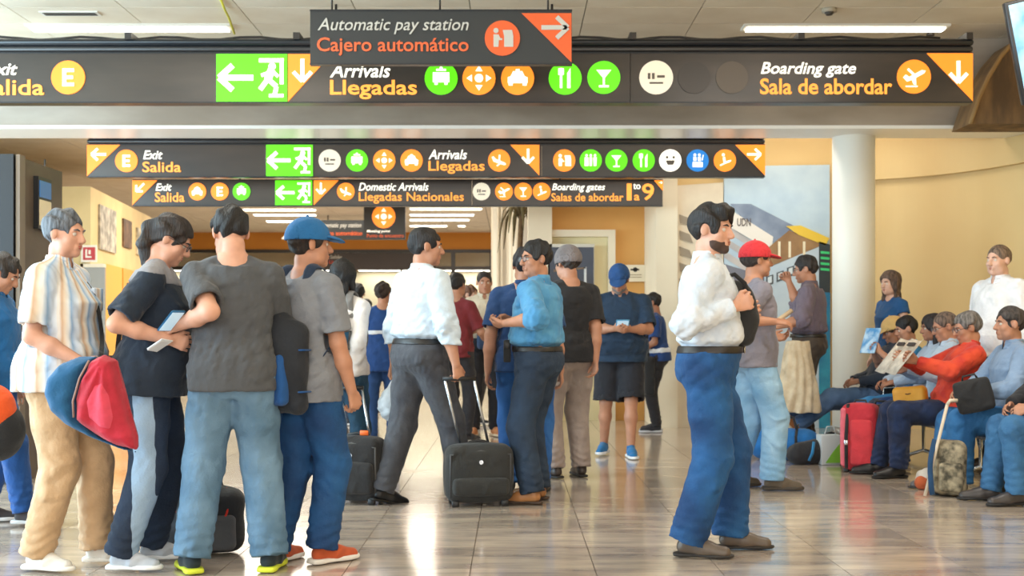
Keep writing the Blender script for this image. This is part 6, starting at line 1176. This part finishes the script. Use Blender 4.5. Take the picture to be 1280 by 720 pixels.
softbag('white_cloth', [(ell((0, 0, .07), (.09, .07, .08)), .02, 'u')], V(-.16, -.14, -.02), V(.16, .14, .2), fabric((214, 206, 196)), tg, amp=.008, seed=71, cutz=.001, fr=40); softbag('orange_cloth', [(ell((-.05, -.03, .05), (.06, .05, .05)), .02, 'u')], V(-.16, -.14, -.02), V(.16, .14, .2), fabric((196, 96, 54)), tg, amp=.006, seed=72, cutz=.002); softbag('blue_cloth', [(ell((.03, -.045, .08), (.05, .04, .06)), .02, 'u')], V(-.16, -.14, -.02), V(.16, .14, .2), fabric((40, 130, 190)), tg, amp=.006, seed=73, cutz=.003)
# things held or lying on laps
bk = empty('laptop_bag', W(1222, 512, 8.35), 0, 'black flat bag held upright on the lap of the grey blue shirt', 'bag'); bk.rotation_euler = (0, R(-14), R(-20)); m = MB(); m.rbox((0, 0, .10), (.24, .06, .22), .02, 3, bulge=.008); m.build('body', BLK, bk); m = MB(); m.tube([(-.05, 0, .21), (-.04, 0, .245), (.04, 0, .245), (.05, 0, .21)], .008, 6); m.build('handle', DKM, bk)
yb = empty('handbag', W(1139, 508, 9.55), 0, 'yellow handbag on the lap of the newspaper reader', 'bag'); yb.rotation_euler = (0, R(-6), R(-35)); softbag('body', [(bx((0, 0, .085), (.13, .06, .075), None, .04), .02, 'u')], V(-.2, -.14, -.02), V(.2, .14, .22), mat('yellow_leather', (232, 172, 62), .5, col2=(216, 152, 48), scale=5), yb, amp=.004, seed=81); m = MB(); m.tube([(-.12, -.02, .12), (0, -.065, .10), (.12, -.02, .12)], .006, 6); m.build('zip', mat('brown_zip', (120, 80, 40), .5), yb)
hn = (s3['HAND'][-1] + s3['HAND'][1]) / 2
nw = empty('newspaper', hn + Vector((-.03, 0, .02)), 0, 'open cream newspaper held by the person in orange red', 'newspaper'); nw.rotation_euler = (R(0), R(38), 0); pm_ = mat('newsprint', (228, 216, 200), .8, col2=(196, 184, 170), scale=18)
for q in (-1, 1):
    n_ = 8; m = MB(); vs = []
    for j in range(n_ + 1): y = q * .27 * j / n_; b_ = .03 * math.sin(j / n_ * math.pi); vs += [(b_ - .0, y, -.17), (b_ + .002, y, .17)]
    m._add(vs, [(2 * j, 2 * j + 2, 2 * j + 3, 2 * j + 1) for j in range(n_)], 0, True); pg = m.build('page', pm_, nw)
    sd_ = pg.modifiers.new('t', 'SOLIDIFY'); sd_.thickness = .002
    m = MB(); y0 = q * .06; 
    m.box((-.012, min(q * .05, q * .2), .09), (-.010 + .012, max(q * .05, q * .2), .12)); m.build('headline', mat('ink', (60, 54, 54), .7), pg)
hn = (s6['HAND'][-1] + s6['HAND'][1]) / 2
bo_ = empty('booklet', hn + Vector((-.02, 0, .05)), 0, 'blue and white patterned booklet held before the black haired face', 'booklet'); bo_.rotation_euler = (0, R(20), R(28)); m = MB(); m.box((-.004, -.09, -.12), (.004, .09, .12)); m.build('cover', mat('booklet_print', (190, 216, 236), .5, col2=(70, 140, 196), scale=14), bo_); m = MB(); m.box((.004, -.085, -.115), (.010, .085, .115)); m.build('pages', mat('paper', (226, 230, 234), .7), bo_)
# rolled paper held by the mauve man, walking stick among the seats
h = mauve['HAND'][1]; a_ = W(990, 388, 11.35); m = MB(); e_ = empty('rolled_paper', a_, 0, 'long rolled cream paper held by the mauve shirted man', 'paper'); m.tube([Vector((0, 0, 0)), Vector((h.x, h.y, h.z)) - a_], .022, 12); m.build('roll', mat('cream_card', (226, 200, 164), .7), e_)
ws = empty('walking_stick', W(1156, 585, 8.3), 0, 'pale walking stick leaning against the seated legs', 'stick'); ws.location.z = 0; tp = W(1184, 506, 8.32) - ws.location; m = MB(); m.tube([(0, 0, .01), tuple(tp)], .012, 8); m.build('shaft', mat('pale_wood', (210, 196, 176), .5), ws); m = MB(); m.tube([tuple(tp), (tp.x + .02, tp.y, tp.z + .03), (tp.x + .07, tp.y, tp.z + .03)], .013, 8); m.build('crook', mat('pale_wood', (210, 196, 176), .5), ws)
# phone pouch on the belt of the dark blue man, sling bag of the youth and of the cream shirted man
pc = empty('belt_pouch', W(634, 452, 8.02), 0, 'dark phone pouch hanging on the belt of the bright blue shirt', 'pouch'); m = MB(); m.rbox((0, 0, .07), (.05, .035, .15), .01, 2); m.build('body', BLK, pc); m = MB(); m.rbox((0, -.02, .11), (.045, .01, .05), .004, 1); m.build('flap', DKM, pc)
yb2 = empty('shoulder_bag', W(812, 470, 13.55), 0, 'slim black bag hanging from the arm of the youth', 'bag'); softbag('body', [(bx((0, 0, .0), (.06, .05, .22), None, .04), .02, 'u')], V(-.15, -.14, -.3), V(.15, .14, .3), BLK, yb2, h=.012); strap_tube('strap', [W(812, 455, 13.55), around(boy, .3, 40, .05), boy['SH'][1] + Vector((0, 0, .07))], .012, BLK, yb2)
wb = empty('shoulder_bag', W(609, 425, 13.0), 0, 'blue grey shoulder bag across the man in cream shirt', 'bag'); softbag('body', [(bx((0, 0, 0), (.11, .05, .10), None, .04), .02, 'u')], V(-.2, -.14, -.2), V(.2, .14, .2), fabric((60, 84, 120)), wb, h=.012); strap_tube('strap', [W(601, 418, 13.0), around(cream_m, .3, -30, .05), cream_m['SH'][1] + Vector((-.05, 0, .09))], .014, BLK, wb)
